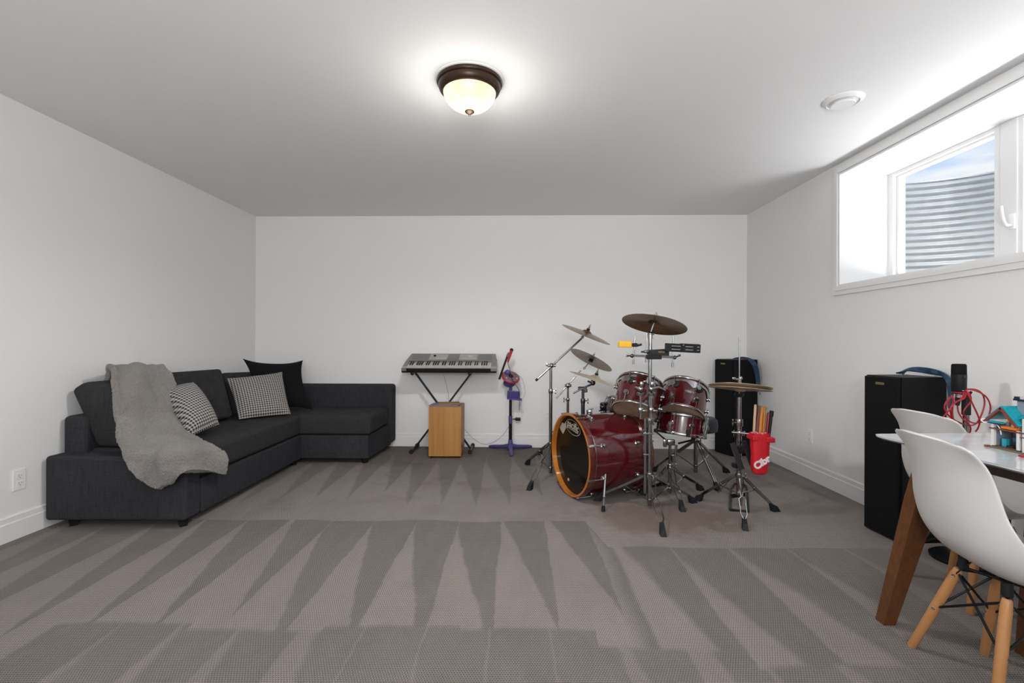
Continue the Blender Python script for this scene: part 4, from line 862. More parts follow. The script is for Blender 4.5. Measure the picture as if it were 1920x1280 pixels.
for k in range(9): g.ball(at(1411 + k * 3, 811 + 2.0 * math.sin(k * 2.1) + k * .3, YG - .03 + .012 * (k % 3)), .010, 8, (1, 1, .6))
tag(g.obj('scrunchie', 'pink_bow'), 'crumpled pink ribbon on the rim of the red stick bag', 'ribbon'); shift_origin(bpy.context.scene.objects['scrunchie'], at(1424, 812, YG))
def stick(xt, yt, xb, yb, dY, r0, mat, label, tipm=None, cap=None):
    a_, b_ = at(xb, yb, YG + dY * .6), at(xt, yt, YG + dY); L = (b_ - a_).length; M = frame(a_, b_ - a_); root = thing('drumstick', label, 'drumstick', a_, group='drumsticks in the red bag')
    if tipm: G().lathe([(.001, 0), (r0, 0), (r0, L * .75), (r0 * .62, L * .93), (r0 * .55, L * .95), (r0 * .75, L * .97), (r0 * .72, L * .99), (.001, L)], M, 12).obj('stick', mat, root)
    else: G().lathe([(.001, 0), (r0, 0), (r0, L - .006), (r0 * .7, L), (.001, L)], M, 12).obj('stick', mat, root)
    if cap: G().lathe([(.001, L - .035), (r0 * 1.25, L - .035), (r0 * 1.25, L - .004), (r0, L + .001), (.001, L + .001)], M, 14).obj('cap', cap, root)
stick(1416.5, 758, 1413, 822, -.01, .0080, 'stick_maple', 'pale maple drumstick, leftmost in the red stick bag')
stick(1424, 760, 1418, 822, .012, .0080, 'stick_rose', 'reddish brown drumstick second from the left in the bag')
stick(1429.5, 761, 1424, 822, -.016, .0080, 'stick_hickory', 'orange tan drumstick in the bag, nearer the reddish brown one', True)
stick(1434, 761.5, 1430, 822, -.004, .0080, 'stick_hickory', 'orange tan drumstick in the bag, nearer the grey one', True)
stick(1438, 764, 1434, 822, .02, .0080, 'stick_grey', 'grey wooden drumstick behind the orange tan ones')
stick(1441.5, 773, 1436.5, 824, -.006, .0075, 'stick_red', 'dark red stick leaning right in the bag')
stick(1447, 770, 1440.5, 824, .004, .0100, 'black_plastic', 'black stick with thick cap, rightmost in the bag', cap='rubber')
# kick pedal at the back of the bass drum
pd_ = B0 + BA * .55; kp = thing('kick_pedal', 'dark kick pedal on the carpet behind the bass drum', 'drum pedal', (pd_.x, pd_.y, 0))
g = G().bar(V((pd_.x, pd_.y, .012)), V((pd_.x, pd_.y, .012)) + BA * .30, .09, .010); g.obj('base_plate', 'dark_chrome', kp)
g = G().bar(V((pd_.x, pd_.y, .085)) + BA * .03, V((pd_.x, pd_.y, .026)) + BA * .29, .07, .008); g.obj('footboard', 'black_plastic', kp)
g = G().cyl(V((pd_.x, pd_.y, .012)) + BP * .05, V((pd_.x, pd_.y, .20)) + BP * .05, .008); g.cyl(V((pd_.x, pd_.y, .012)) - BP * .05, V((pd_.x, pd_.y, .20)) - BP * .05, .008); g.cyl(V((pd_.x, pd_.y, .20)) - BP * .06, V((pd_.x, pd_.y, .20)) + BP * .06, .007); g.cyl(V((pd_.x, pd_.y, .2)), V((pd_.x, pd_.y, .34)) + BA * .05, .004); g.obj('pedal_post', 'chrome', kp)
G().cyl(V((pd_.x, pd_.y, .34)) + BA * .03, V((pd_.x, pd_.y, .34)) + BA * .07, .024).obj('beater', 'clear_band', kp)

# ------------------------------------------------------------------ keyboard, its X stand, box drum
kp0, kp1 = at(752.5, 699, 4.68), at(931.5, 699, 4.68); kx0, kx1 = kp0.x, kp1.x; kz0 = 0.803; kdep = .36; tilt = math.radians(16.5)
KM = Matrix.Translation((kx0, 4.68, kz0)) @ Matrix.Rotation(tilt, 4, 'X'); KW = kx1 - kx0
kb = thing('keyboard', 'grey electronic keyboard with white keys on a black X stand', 'keyboard', (kx0 + KW / 2, 4.68, kz0))
g = G(); a = [(.0, 0, .028), (KW, 0, .028), (KW - .012, kdep, .045), (.024, kdep, .045)]; b = [(0.003, .003, .062), (KW - .003, .003, .062), (KW - .018, kdep - .012, .088), (.03, kdep - .012, .088)]
def hexa(g, a, b, M): g.add([M @ V(v) for v in a + b], [(3, 2, 1, 0), (4, 5, 6, 7), (0, 1, 5, 4), (1, 2, 6, 5), (2, 3, 7, 6), (3, 0, 4, 7)])
k0, k1 = .048, KW - .058
hexa(g, [(0, 0, .018), (k0, 0, .018), (k0, .17, .018), (.012, .17, .018)], [(0.002, 0.004, .045), (k0, .004, .045), (k0, .17, .070), (.014, .17, .070)], KM)
hexa(g, [(k1, 0, .018), (KW, 0, .018), (KW - .004, .17, .018), (k1, .17, .018)], [(k1, .004, .045), (KW - .002, .004, .045), (KW - .006, .17, .070), (k1, .17, .070)], KM)
hexa(g, [(.012, .168, .018), (KW - .004, .168, .018), (KW - .02, kdep, .018), (.03, kdep, .018)], [(.014, .168, .070), (KW - .006, .168, .070), (KW - .024, kdep - .01, .084), (.034, kdep - .01, .084)], KM)
g.obj('case', 'keyboard_silver', kb)
g = G(); hexa(g, [(.004, .004, 0), (KW - .006, .004, 0), (KW - .02, kdep - .01, 0), (.03, kdep - .01, 0)], [(0, 0, .020), (KW, 0, .020), (KW - .012, kdep, .020), (.024, kdep, .020)], KM); hexa(g, [(k0, .002, .018), (k1, .002, .018), (k1, .17, .018), (k0, .17, .018)], [(k0, .002, .040), (k1, .002, .040), (k1, .17, .040), (k0, .17, .040)], KM); g.obj('underside', 'black_plastic', kb)
for (xa, xb) in ((.004, k0), (k1, KW - .006)): G().bb((xa, .006, .046), (xb, .05, .0485), .001, KM @ Matrix.Rotation(.10, 4, 'X')).obj('end_block', 'keyboard_light', kb)
nk = 36; kw = (k1 - k0) / nk; blackpos = []
for i in range(nk):
    G().bb((k0 + i * kw + .0006, .020, .040), (k0 + (i + 1) * kw - .0006, .165, .054), .0012, KM, 1).obj('white_key', 'key_white', kb)
    if i % 7 in (0, 1, 3, 4, 5) and i < nk - 1: blackpos.append(k0 + (i + 1) * kw)
for x_ in blackpos: G().bb((x_ - .006, .075, .052), (x_ + .006, .165, .066), .0015, KM, 1).obj('black_key', 'black_plastic', kb)
def face(x0, x1, y0, y1, hh=.002):    # raised patch on the control panel
    z_ = lambda y: .070 + (y - .168) * (.014 / (kdep - .178)); return [(x0, y0, z_(y0)), (x1, y0, z_(y0)), (x1, y1, z_(y1)), (x0, y1, z_(y1))], [(x0, y0, z_(y0) + hh), (x1, y0, z_(y0) + hh), (x1, y1, z_(y1) + hh), (x0, y1, z_(y1) + hh)]
g = G(); hexa(g, *face(.24, .42, .19, .33), KM); hexa(g, *face(.54, .72, .19, .33), KM); g.obj('control_panel', 'keyboard_light', kb)
g = G(); hexa(g, *face(.42, .54, .185, .335, .003), KM); g.obj('display_surround', 'grey_plastic', kb)
g = G(); hexa(g, *face(.435, .525, .24, .315, .0045), KM); g.obj('display', 'lcd', kb)
for (xa, xb) in ((.06, .225), (.74, KW - .06)):
    g = G(); hexa(g, *face(xa, xb, .20, .33, .002), KM); g.obj('speaker_grille', 'grey_plastic', kb)
g = G()
for k in range(12): hexa(g, *face(.565 + k * .012, .572 + k * .012, .215, .225, .005), KM)
for k in range(3): hexa(g, *face(.63 + k * .015, .64 + k * .015, .255, .295, .005), KM)
for k in range(6): hexa(g, *face(.31 + k * .018, .32 + k * .018, .21, .225, .005), KM)
g.obj('buttons', 'clear_band', kb)
G().lathe([(.001, 0), (.014, 0), (.012, .012), (.001, .013)], KM @ Matrix.Translation((.285, .28, .080)), 18).obj('volume_knob', 'black_plastic', kb)

xs_ = thing('keyboard_stand', 'black folding X stand under the keyboard', 'keyboard stand', at(832, 845, 4.86)); YK = 4.86
tl, tr, blf, brf = at(779, 704, 4.85), at(884, 704, 4.88), at(776, 842, 4.85), at(884, 843, 4.88)
zt_ = .793; tl.z = tr.z = zt_; blf.z = brf.z = .022; tl.y = brf.y = YK - .014; tr.y = blf.y = YK + .014
for a_, b_ in ((tl, brf), (tr, blf)): G().bar(a_, b_, .018, .026, (0, 1, 0), .003).obj('leg', 'black_plastic', xs_)
G().cyl(((tl + brf) / 2) + V((0, -.03, 0)), ((tl + brf) / 2) + V((0, .03, 0)), .028, n=20).obj('pivot', 'black_plastic', xs_)
for p in (tl, tr):
    g = G().cyl(V((p.x, 4.70, zt_ - .005)), V((p.x, 5.01, zt_ + .083)), .013); g.box(V((p.x, 4.70, zt_ + .004)), (.034, .03, .028), .006); g.obj('top_bar', 'black_plastic', xs_)
for p in (blf, brf):
    f_ = G().cyl(V((p.x, 4.735, .024)), V((p.x, 5.02, .024)), .013).obj('foot_bar', 'black_plastic', xs_)
    for yy in (4.735, 5.02): G().cyl(V((p.x, yy - .016, .024)), V((p.x, yy + .016, .024)), .021, n=14).obj('end_cap', 'rubber', f_)
CZ = .492; cx0, cx1 = at(803.5, 800, 4.56).x, at(865, 800, 4.56).x
cj = thing('cajon', 'golden wooden box drum standing on the carpet in front of the keyboard stand', 'box drum', ((cx0 + cx1) / 2, 4.70, 0))
g = G().bb((cx0 + .002, 4.566, .022), (cx1 - .002, 4.86, CZ), .008); g.obj('body', 'ply_edge', cj)
G().bb((cx0, 4.556, .018), (cx1, 4.566, CZ - .002), .004).obj('front_board', 'oak_veneer', cj)
for dx in (cx0 + .03, cx1 - .03):
    for yy in (4.60, 4.83): G().lathe([(.001, 0), (.018, 0), (.018, .022), (.001, .022)], Matrix.Translation((dx, yy, 0)), 12).obj('foot', 'rubber', cj)
G().lathe([(.001, 0), (.022, 0), (.020, .003), (.001, .003)], frame((cx1 - .002, 4.64, .10), (1, 0, 0)), 20).obj('side_port', 'black_plastic', cj)
bk = thing('song_book', 'flat lilac-edged booklet lying on top of the wooden box drum', 'booklet', ((cx0 + cx1) / 2, 4.66, CZ))
M = Matrix.Translation(((cx0 + cx1) / 2 - .01, 4.655, CZ)) @ Matrix.Rotation(-.08, 4, 'Z'); G().box((0, 0, .005), (.28, .20, .010), .002, M).obj('pages', 'paper_cover', bk)
sh = G().box((0.035, .055, .0135), (.21, .16, .007), .002, M @ Matrix.Rotation(.25, 4, 'Z')); tag(sh.obj('paper_sheet', 'paper_kraft'), 'crumpled brown paper on the booklet on the box drum', 'paper'); shift_origin(bpy.context.scene.objects['paper_sheet'], (cx0 + .15, 4.7, CZ + .01))

# ------------------------------------------------------------------ toy microphone stand
YM = 4.88; tm = thing('toy_microphone_stand', 'purple and black childrens karaoke stand with round red control panel', 'toy microphone stand', fl(957, 846))
px_ = at(957, 800, YM).x
g = G().cyl((px_, YM, .09), (px_, YM, .345), .0165, n=18); g.cyl((px_, YM, .34), (px_, YM, at(0, 742, YM).z), .014, n=18); g.obj('pole', 'black_plastic', tm)
G().cyl((px_, YM, at(0, 790, YM).z), (px_, YM, at(0, 776, YM).z), .019, n=18).obj('collar', 'purple_plastic', tm)
g = G()
hub = V((px_, YM, .0))
for e in (fl(919, 839), fl(995, 839), fl(959, 855.5)):
    d = (e - hub); d.z = 0; g.tube([hub + V((0, 0, .055)), hub + d * .35 + V((0, 0, .035)), V((e.x, e.y, .014))], [.022, .019, .014], 10, curve=4); g.ball((e.x, e.y, .013), .014, 10, (1.2, 1.2, 1))
g.cyl(hub + V((0, 0, .01)), hub + V((0, 0, .115)), .032, .020, n=20); g.obj('base', 'purple_plastic', tm)
M = M3(at(962.5, 739, YM - .03), at(977, 740, YM) - at(952, 738, YM), (0, -.3, 1)); g = G().box((0, 0, 0), (.125, .078, .012), .006, M); g.box((.015, -.040, .02), (.15, .012, .04), .004, M); g.obj('phone_tray', 'purple_plastic', tm)
g = G(); g.ball(at(955, 718, YM - .01), .062, 22, (1, .8, .72)); g.cyl(at(957.5, 722, YM), at(957.5, 736, YM), .017); g.obj('swivel', 'purple_plastic', tm)
dc_ = at(957.8, 706, YM - .06); da = imgdir(958, 706, .32, 1, -.62); MD = frame(dc_, da)
G().lathe([(.001, -.022), (.075, -.022), (.092, -.012), (.094, -.002), (.086, .004), (.001, .002)], MD, 40).obj('panel_rim', 'red_plastic', tm)
G().lathe([(.001, .002), (.083, .0035), (.078, .008), (.001, .009)], MD, 40).obj('control_panel', 'grey_plastic', tm)
g = G(); g.lathe([(.040, .009), (.043, .011), (.047, .011), (.049, .009)], MD, 30); g.obj('button_ring', 'red_plastic', tm)
g = G(); g.lathe([(.001, .009), (.026, .009), (.022, .014), (.001, .015)], MD, 24); g.obj('speaker', 'black_plastic', tm)
for k in range(6):
    a_ = k * 1.047 + .4; G().lathe([(.001, .008), (.008, .008), (.007, .013), (.001, .014)], MD @ Matrix.Translation((.063 * math.cos(a_), .063 * math.sin(a_), 0)), 12).obj('button', 'clear_band' if k % 2 else 'purple_plastic', tm)
G().ball(at(951.5, 698, YM - .06), .028, 16, (1, .6, 1.0)).obj('top_knob', 'purple_plastic', tm)
G().cyl(at(936, 711, YM - .05), at(952.5, 664, YM - .05), .0105, n=14).obj('boom_arm', 'black_plastic', tm)
G().tube([at(952, 669, YM - .05), at(954, 662, YM - .055), at(956, 666, YM - .06)], .013, 10, curve=4).obj('microphone_clip', 'grey_plastic', tm)
mic = thing('toy_microphone', 'small red microphone with black head clipped to the toy stand boom', 'toy microphone', at(952, 678, YM - .075))
g = G(); a_, b_ = at(952, 679, YM - .075), at(958.8, 657, YM - .075); g.cyl(a_, b_, .009, .017, n=18); g.obj('handle', 'red_plastic', mic); G().ball(b_ + (b_ - a_).normalized() * .006, .0185, 16).obj('head', 'black_plastic', mic)
g = G().tube([at(952, 678, YM - .075), at(953.5, 685, YM - .08), at(956, 692, YM - .10), at(957, 700, YM - .14), at(960, 710, YM - .16), at(966, 720, YM - .13), at(973, 731, YM - .10), at(974.5, 745, YM - .05), at(974, 758, YM + .02), at(973.5, 769, 5.03)], .0028, 6, curve=6)
tag(g.obj('microphone_cable', 'black_plastic'), 'thin black cable hanging from the toy microphone past the red panel to the outlet', 'cable')
g = G().tube([at(972, 703, YM - .05), at(978, 709, YM), at(983, 722, YM + .02), at(984, 738, YM + .04), at(978, 752, YM + .08), at(974.5, 762, 5.03)], .0014, 5, curve=6); tag(g.obj('thin_cable', 'thin_grey_cable'), 'thin grey wire looping down right of the toy stand panel', 'cable')
adp = thing('power_adapter', 'small black plug in the outlet behind the toy stand', 'plug', at(971, 785.5, 5.02)); G().box(at(971, 785.3, 5.03), (.055, .05, .030), .006).obj('body', 'black_plastic', adp); G().cyl(at(966, 785.5, 5.03), at(961.5, 785.2, 5.03), .007, .003).obj('strain_relief', 'black_plastic', adp)
g = G().tube([at(961.5, 785.2, 5.03), at(958, 792, 5.03), at(950, 806, 5.03), at(938, 820, 5.02), at(925, 829, 5.0), at(908, 832.5, 4.98), at(893, 826, 4.98), at(880, 815, 4.97), at(868, 800, 4.95), at(856, 790, 4.92), at(845, 776, 4.92), at(842, 752, 4.92), at(840, 735, 4.90), at(836, 717, 4.88), at(832, 702, 4.86)], .0016, 5, curve=6); tag(g.obj('keyboard_cable', 'thin_grey_cable'), 'thin power cable sagging from the wall plug to the keyboard', 'cable')
for nm in ('microphone_cable', 'thin_cable', 'keyboard_cable'): shift_origin(S.objects[nm], tuple(S.objects[nm].data.vertices[0].co))

# ------------------------------------------------------------------ tower speakers
def tower(p_far, p_near, depth, h, label):
    a_, b_ = V((p_far.x, p_far.y, 0)), V((p_near.x, p_near.y, 0)); ex = (b_ - a_).normalized(); ez = V((0, 0, 1)); ey = ez.cross(ex)   # ey points into the cabinet or out
    if ey.x < 0: ey = -ey
    M = Matrix((ex, ey, ez)).transposed().to_4x4(); M.translation = a_; w = (b_ - a_).length
    r = thing('tower_speaker', label, 'speaker', (a_ + b_) / 2)
    G().bb((0, .012, 0), (w, depth, h), .004, M).obj('cabinet', 'speaker_black', r)
    G().bb((.006, -.006, .008), (w - .006, .012, h - .006), .004, M).obj('front_grille', 'grille_black', r)
    G().bb((w * .36, -.008, h - .05), (w * .60, -.006, h - .036), .001, M).obj('badge', 'gold_badge', r)
    return r, M, w
simple('speaker_black', (0.003, 0.003, 0.004), 0.5); simple('grille_black', (0.0035, 0.0035, 0.004), 0.8)
def floor_xy(px, py): return fl(px, py)
sp1, M1, w1 = tower(fl(1340, 846), fl(1374, 856.5), .30, .942, 'tall black tower speaker in the back right corner behind the hi-hat')
sp2, M2, w2 = tower(fl(1620, 987.6), fl(1687, 1020), .275, .918, 'tall black tower speaker against the right wall behind the table')
# ------------------------------------------------------------------ blue cables coiled on the speakers
def coil(name, loops, r, mat, label, cat='cable'):
    g = G()
    for L in loops: g.tube(L, r, 7, curve=7)
    o = g.obj(name, mat); tag(o, label, cat); shift_origin(o, loops[0][0]); return o
hb = .942
def L1(k):
    j = k - 2; return [at(1371 + k * .8, 676.5, 4.80), at(1376 + k, 672 + k * .3, 4.82), at(1390, 669.5 + k * .5, 4.80), at(1403 - k * .6, 671 + k * .6, 4.74), at(1414 - k * 1.3, 677 + k * .9, 4.645), at(1421 - k * 1.7, 690 + k * .8, 4.64), at(1424 - k * 1.6, 708 + k * .5, 4.645), at(1424.5 - k * 1.3, 730 + k * 1.5, 4.65)]
coil('cable_coil', [L1(k) for k in range(5)], .0050, 'blue_cable', 'dark blue cables over the top of the corner speaker hanging down its side')
def L2(k):
    return [at(1681 + k * 3, 699 + k * .6, 2.80 - .01 * k), at(1690 + k * 2.5, 697 - k * .6, 2.76), at(1705 + k * 2, 690.5 + k * 1.2, 2.74), at(1722 + k, 689 + k * 2.0, 2.73), at(1745, 691.5 + k * 2.2, 2.74), at(1764, 697 + k * 1.6, 2.70), at(1776 - k * 1.0, 704 + k * 1.5, 2.62), at(1783 - k * 1.6, 714 + k * 1.6, 2.60), at(1786 - k * 1.7, 728 + k * 2, 2.60), at(1786 - k * 1.5, 752 + k * 3, 2.60)]
coil('cable_coil', [L2(k) for k in range(5)], .0046, 'blue_cable', 'dark blue cables looped on top of the speaker near the table')
g = G().tube([at(1424, 735, 4.70), at(1427, 743, 4.72), at(1433, 750, 4.74), at(1439, 748, 4.76)], .003, 6, curve=6); g.tube([at(1428, 737, 4.72), at(1432, 743, 4.74), at(1438, 741, 4.76)], .003, 6, curve=6)
tag(g.obj('speaker_wire', 'thin_grey_cable'), 'two thin wires poking out behind the corner speaker', 'cable'); shift_origin(S.objects['speaker_wire'], at(1424, 735, 4.70))

# ------------------------------------------------------------------ table
ta, tb_, tc_ = fl(1631, 813, .75), fl(1920, 809.5, .75), fl(1920, 899, .75)
ex = V((math.cos(math.radians(3.2)), math.sin(math.radians(3.2)), 0)); ey = V((-ex.y, ex.x, 0)); TW, TL = .90, 1.45
TM = Matrix((ex, ey, V((0, 0, 1)))).transposed().to_4x4(); TM.translation = V((ta.x + .004, ta.y, 0)) ; MTB = TM   # local x across, -y towards the camera
tbl = thing('dining_table', 'white quartz topped table with splayed walnut legs at the right edge', 'table', (ta.x + .4, ta.y - .6, 0))
def rounded_rect(x0, x1, y0, y1, r, n=8):
    P = []
    for (cx_, cy_, a0) in ((x1 - r, y1 - r, 0), (x0 + r, y1 - r, 90), (x0 + r, y0 + r, 180), (x1 - r, y0 + r, 270)):
        for i in range(n + 1): a_ = math.radians(a0 + 90 * i / n); P.append((cx_ + r * math.cos(a_), cy_ + r * math.sin(a_)))
    return P
g = G(); lay = [(0, .75), (.0015, .7485), (.002, .744), (.020, .735), (.03, .735)]; rings = []
for ins, z_ in lay: rings.append([TM @ V((p[0], p[1], z_)) for p in rounded_rect(ins, TW - ins, -TL + ins, -ins, .035 - min(ins, .02))])
nn = len(rings[0]); vs = [p for r in rings for p in r]; fs = [tuple(range(nn)), tuple((len(rings) - 1) * nn + i for i in range(nn))[::-1]]
for j in range(len(rings) - 1):
    for i in range(nn): fs.append((j * nn + i, j * nn + (i + 1) % nn, (j + 1) * nn + (i + 1) % nn, (j + 1) * nn + i))
g.add(vs, fs); g.obj('tabletop', 'quartz_white', tbl)
g = G(); g.bb((.055, -TL + .16, .700), (.078, -.16, .735), .002, TM); g.bb((TW - .078, -TL + .16, .700), (TW - .055, -.16, .735), .002, TM); g.bb((.078, -.185, .700), (TW - .078, -.16, .735), .002, TM); g.bb((.078, -TL + .16, .700), (TW - .078, -TL + .185, .735), .002, TM); g.obj('apron', 'walnut_dark', tbl)
def leg(foot, top, wf, wt, thick=.045):
    foot, top = V(foot), V(top); g = G(); vs = []
    for p, w_ in ((foot, wf), (foot + (top - foot) * .72, wt * .98), (top, wt * .92)):
        for (sx, sy) in ((-1, -1), (1, -1), (1, 1), (-1, 1)): vs.append(p + V((sx * w_ / 2, sy * thick / 2 * (1 if p is foot else 1.25), 0)))
    fs = [(3, 2, 1, 0), (8, 9, 10, 11)]
    for j in (0, 4):
        for i in range(4): fs.append((j + i, j + (i + 1) % 4, j + 4 + (i + 1) % 4, j + 4 + i))
    g.add(vs, fs); return g.obj('leg', 'walnut', tbl)
leg((1.466, 1.905, 0), (1.520, 1.735, .734), .046, .086)
f2_ = fl(1924, 1229); leg((f2_.x + .01, f2_.y, 0), (f2_.x + .06, f2_.y - .05, .727), .055, .12)
leg((1.42, .52, 0), (1.50, .70, .727), .052, .125); leg((2.22, .55, 0), (2.15, .72, .727), .052, .125)

# ------------------------------------------------------------------ shell chairs
def chair(name, label, base, rot, group=None):
    r = thing(name, label, 'chair', (base[0], base[1], 0), rot, group)
    prof = [(-.262, .812, .158), (-.258, .804, .172), (-.243, .77, .177), (-.218, .70, .182), (-.201, .62, .195), (-.186, .55, .210), (-.160, .475, .224), (-.115, .418, .230), (-.05, .388, .231), (.03, .382, .230), (.10, .392, .227), (.16, .405, .221), (.205, .404, .210), (.228, .386, .196), (.235, .372, .17)]
    # smooth the profile
    P3 = spline([V(p) for p in prof], 3); nu = 20; vs, fs = [], []
    for k, p in enumerate(P3):
        x, z, hw_ = p.x, p.y, p.z
        tgt_back = max(0, min(1, (z - .47) / .14)) if x < -.05 else 0; seatk = 1 - tgt_back
        front = max(0, min(1, (x - .10) / .13))
        for i in range(nu + 1):
            u = -1 + 2 * i / nu; w = abs(u) ** 3.2; w2 = abs(u) ** 2
            top = max(0, (z - .74) / .07) if tgt_back > .9 else 0
            dx = .050 * w2 * tgt_back * (1 - .3 * top) + .045 * w * seatk * (1 - front) * max(0, min(1, (-.03 - x) / .14)); dz = (.060 * w * seatk * (1 - front * .85)) - .016 * w * min(1, top) 
            vs.append(V((x + dx, u * hw_, z + dz)))
    n1 = nu + 1
    for k in range(len(P3) - 1):
        for i in range(nu): fs.append((k * n1 + i, k * n1 + i + 1, (k + 1) * n1 + i + 1, (k + 1) * n1 + i))
    g = G().add(vs, fs, True); o = g.obj('shell_seat', 'shell_white', r, local=True)
    md = o.modifiers.new('t', 'SOLIDIFY'); md.thickness = .0095; md.offset = 0; md = o.modifiers.new('s', 'SUBSURF'); md.levels = 1; md.render_levels = 2
    ft = {'bl': (-.150, .205), 'br': (-.135, -.135), 'fl': (.080, .195), 'fr': (.110, -.140)}; tp = {'bl': (-.075, .090), 'br': (-.080, -.105), 'fl': (.045, .090), 'fr': (.065, -.10)}
    zt2 = .343; legs = {}
    for k in ft:
        a_ = V((ft[k][0], ft[k][1], 0)); b_ = V((tp[k][0], tp[k][1], zt2)); legs[k] = (a_, b_)
        Ln = (b_ - a_).length; lg = G().lathe([(.001, 0), (.0125, 0), (.0135, .004), (.0155, Ln * .6), (.0150, Ln * .93), (.0125, Ln - .004), (.010, Ln), (.001, Ln)], frame(a_, b_ - a_), 20).obj('leg', 'beech', r, local=True)
        d = (b_ - a_).normalized(); o_ = V((ft[k][0], ft[k][1], 0)).normalized(); side = V((-o_.y, o_.x, 0))
        for q in (.93, .52):
            p = a_ + (b_ - a_) * q; rr_ = .0146; sd = (side - d * side.dot(d)).normalized()
            for s_ in (-1, 1): G().lathe([(.001, 0), (.0055, 0), (.004, .0018), (.001, .001)], frame(p + sd * s_ * rr_, sd * s_), 12).obj('bolt', 'chrome', lg, local=True)
        g = G().bar(b_ - d * .03, b_ + V((-tp[k][0] * .25, -tp[k][1] * .25, .032)), .004, .028, side); g.obj('bracket', 'steel_black', r, local=True)
    g = G(); pt = lambda k, q: legs[k][0] + (legs[k][1] - legs[k][0]) * q
    for a1, b1 in (('bl', 'br'), ('fl', 'fr'), ('bl', 'fl'), ('br', 'fr')):
        g.cyl(pt(a1, .52), pt(b1, .97), .0042, n=8); g.cyl(pt(a1, .97), pt(b1, .52), .0042, n=8)
    for k in ft: g.cyl(pt(k, .99), V((0, 0, .365)), .0042, n=8)
    for a1, b1 in (('bl', 'fr'), ('br', 'fl')): g.cyl(pt(a1, .99) + V((0, 0, .012)), pt(b1, .99) + V((0, 0, .012)), .005, n=8)
    g.obj('wire_brace', 'steel_black', r, local=True)
    for k in ft: G().cyl(V((tp[k][0] * .9, tp[k][1] * .9, .350)), V((tp[k][0] * .9, tp[k][1] * .9, .389)), .014, n=12).obj('seat_mount', 'rubber', r, local=True)
    return r
cg = 'white shell chairs at the table'
chair('shell_chair', 'white moulded chair on beech legs nearest the camera, seen from behind at the table side', (1.565, 1.530), math.radians(-8), cg)
chair('shell_chair', 'white moulded chair beyond the far end of the table in front of the black speaker', (1.995, 2.100), math.radians(0), cg)

# ------------------------------------------------------------------ microphone on stand with red cable
YS = 2.36; mst = thing('microphone_stand', 'black and chrome microphone stand with round base between the speaker and table', 'microphone stand', fl(1806, 1050))
bs = fl(1806, 1050); pc_ = V((at(1811.5, 800, 2.42).x, 2.42, 0))
G().lathe([(.001, 0), (.135, 0), (.137, .012), (.12, .022), (.03, .034), (.001, .036)], Matrix.Translation((bs.x, bs.y, 0)), 48).obj('base', 'steel_black', mst)
g = G().cyl((pc_.x, pc_.y, .03), (pc_.x, pc_.y, at(0, 770, 2.42).z), .0135, n=20); g.obj('pole', 'chrome', mst)
g = G().cyl((pc_.x, pc_.y, at(0, 771, 2.42).z), (pc_.x, pc_.y, at(0, 742, 2.42).z), .0185, n=20); g.cyl((pc_.x, pc_.y, at(0, 742, 2.42).z), (pc_.x, pc_.y, at(0, 733, 2.42).z), .012, n=16); g.cyl(at(1817, 740, 2.40), at(1821, 734, 2.39), .006); g.bar(at(1812, 738, 2.42), at(1797, 738, 2.38), .02, .012); g.obj('clutch', 'black_plastic', mst)
cm = thing('studio_microphone', 'large black studio microphone standing upright above the red cable', 'microphone', at(1797, 738, 2.36)); MC = M3(at(1798, 710, 2.36), at(1810, 710, 2.36) - at(1786, 710, 2.36), (-.02, 0, 1)); MC2 = MC @ Matrix.Rotation(math.radians(-90), 4, 'X')
hh_ = .0735
G().lathe([(.001, -hh_), (.024, -hh_), (.0285, -hh_ + .010), (.0305, .018), (.0305, .022), (.001, .022)], MC2, 32).obj('body', 'black_plastic', cm)
G().lathe([(.001, .021), (.0312, .021), (.0322, .026), (.0315, hh_ - .006), (.027, hh_), (.001, hh_ + .001)], MC2, 32, True, 1, .82).obj('grille', 'grille_black', cm)
G().lathe([(.0265, -hh_ + .004), (.0285, -hh_ + .006), (.0285, -hh_ + .010), (.0265, -hh_ + .012)], MC2, 32).obj('red_ring', 'red_plastic', cm)
G().bb((-.011, -.056, .0285), (.011, -.0535, .0300), 0, MC).obj('nameplate', 'print_white', cm); G().bb((-.0025, .012, .0295), (.0025, .015, .0315), 0, MC).obj('badge', 'chrome', cm)
G().cyl(at(1796.5, 738, 2.36), at(1796.5, 746, 2.36), .011, n=16).obj('connector_socket', 'chrome', cm); G().cyl(at(1796.5, 745, 2.36), at(1795, 760, 2.36), .0125, .008, n=16).obj('plug', 'rubber', cm)
def R(*p): return [at(a_, b_, c_) for a_, b_, c_ in p]
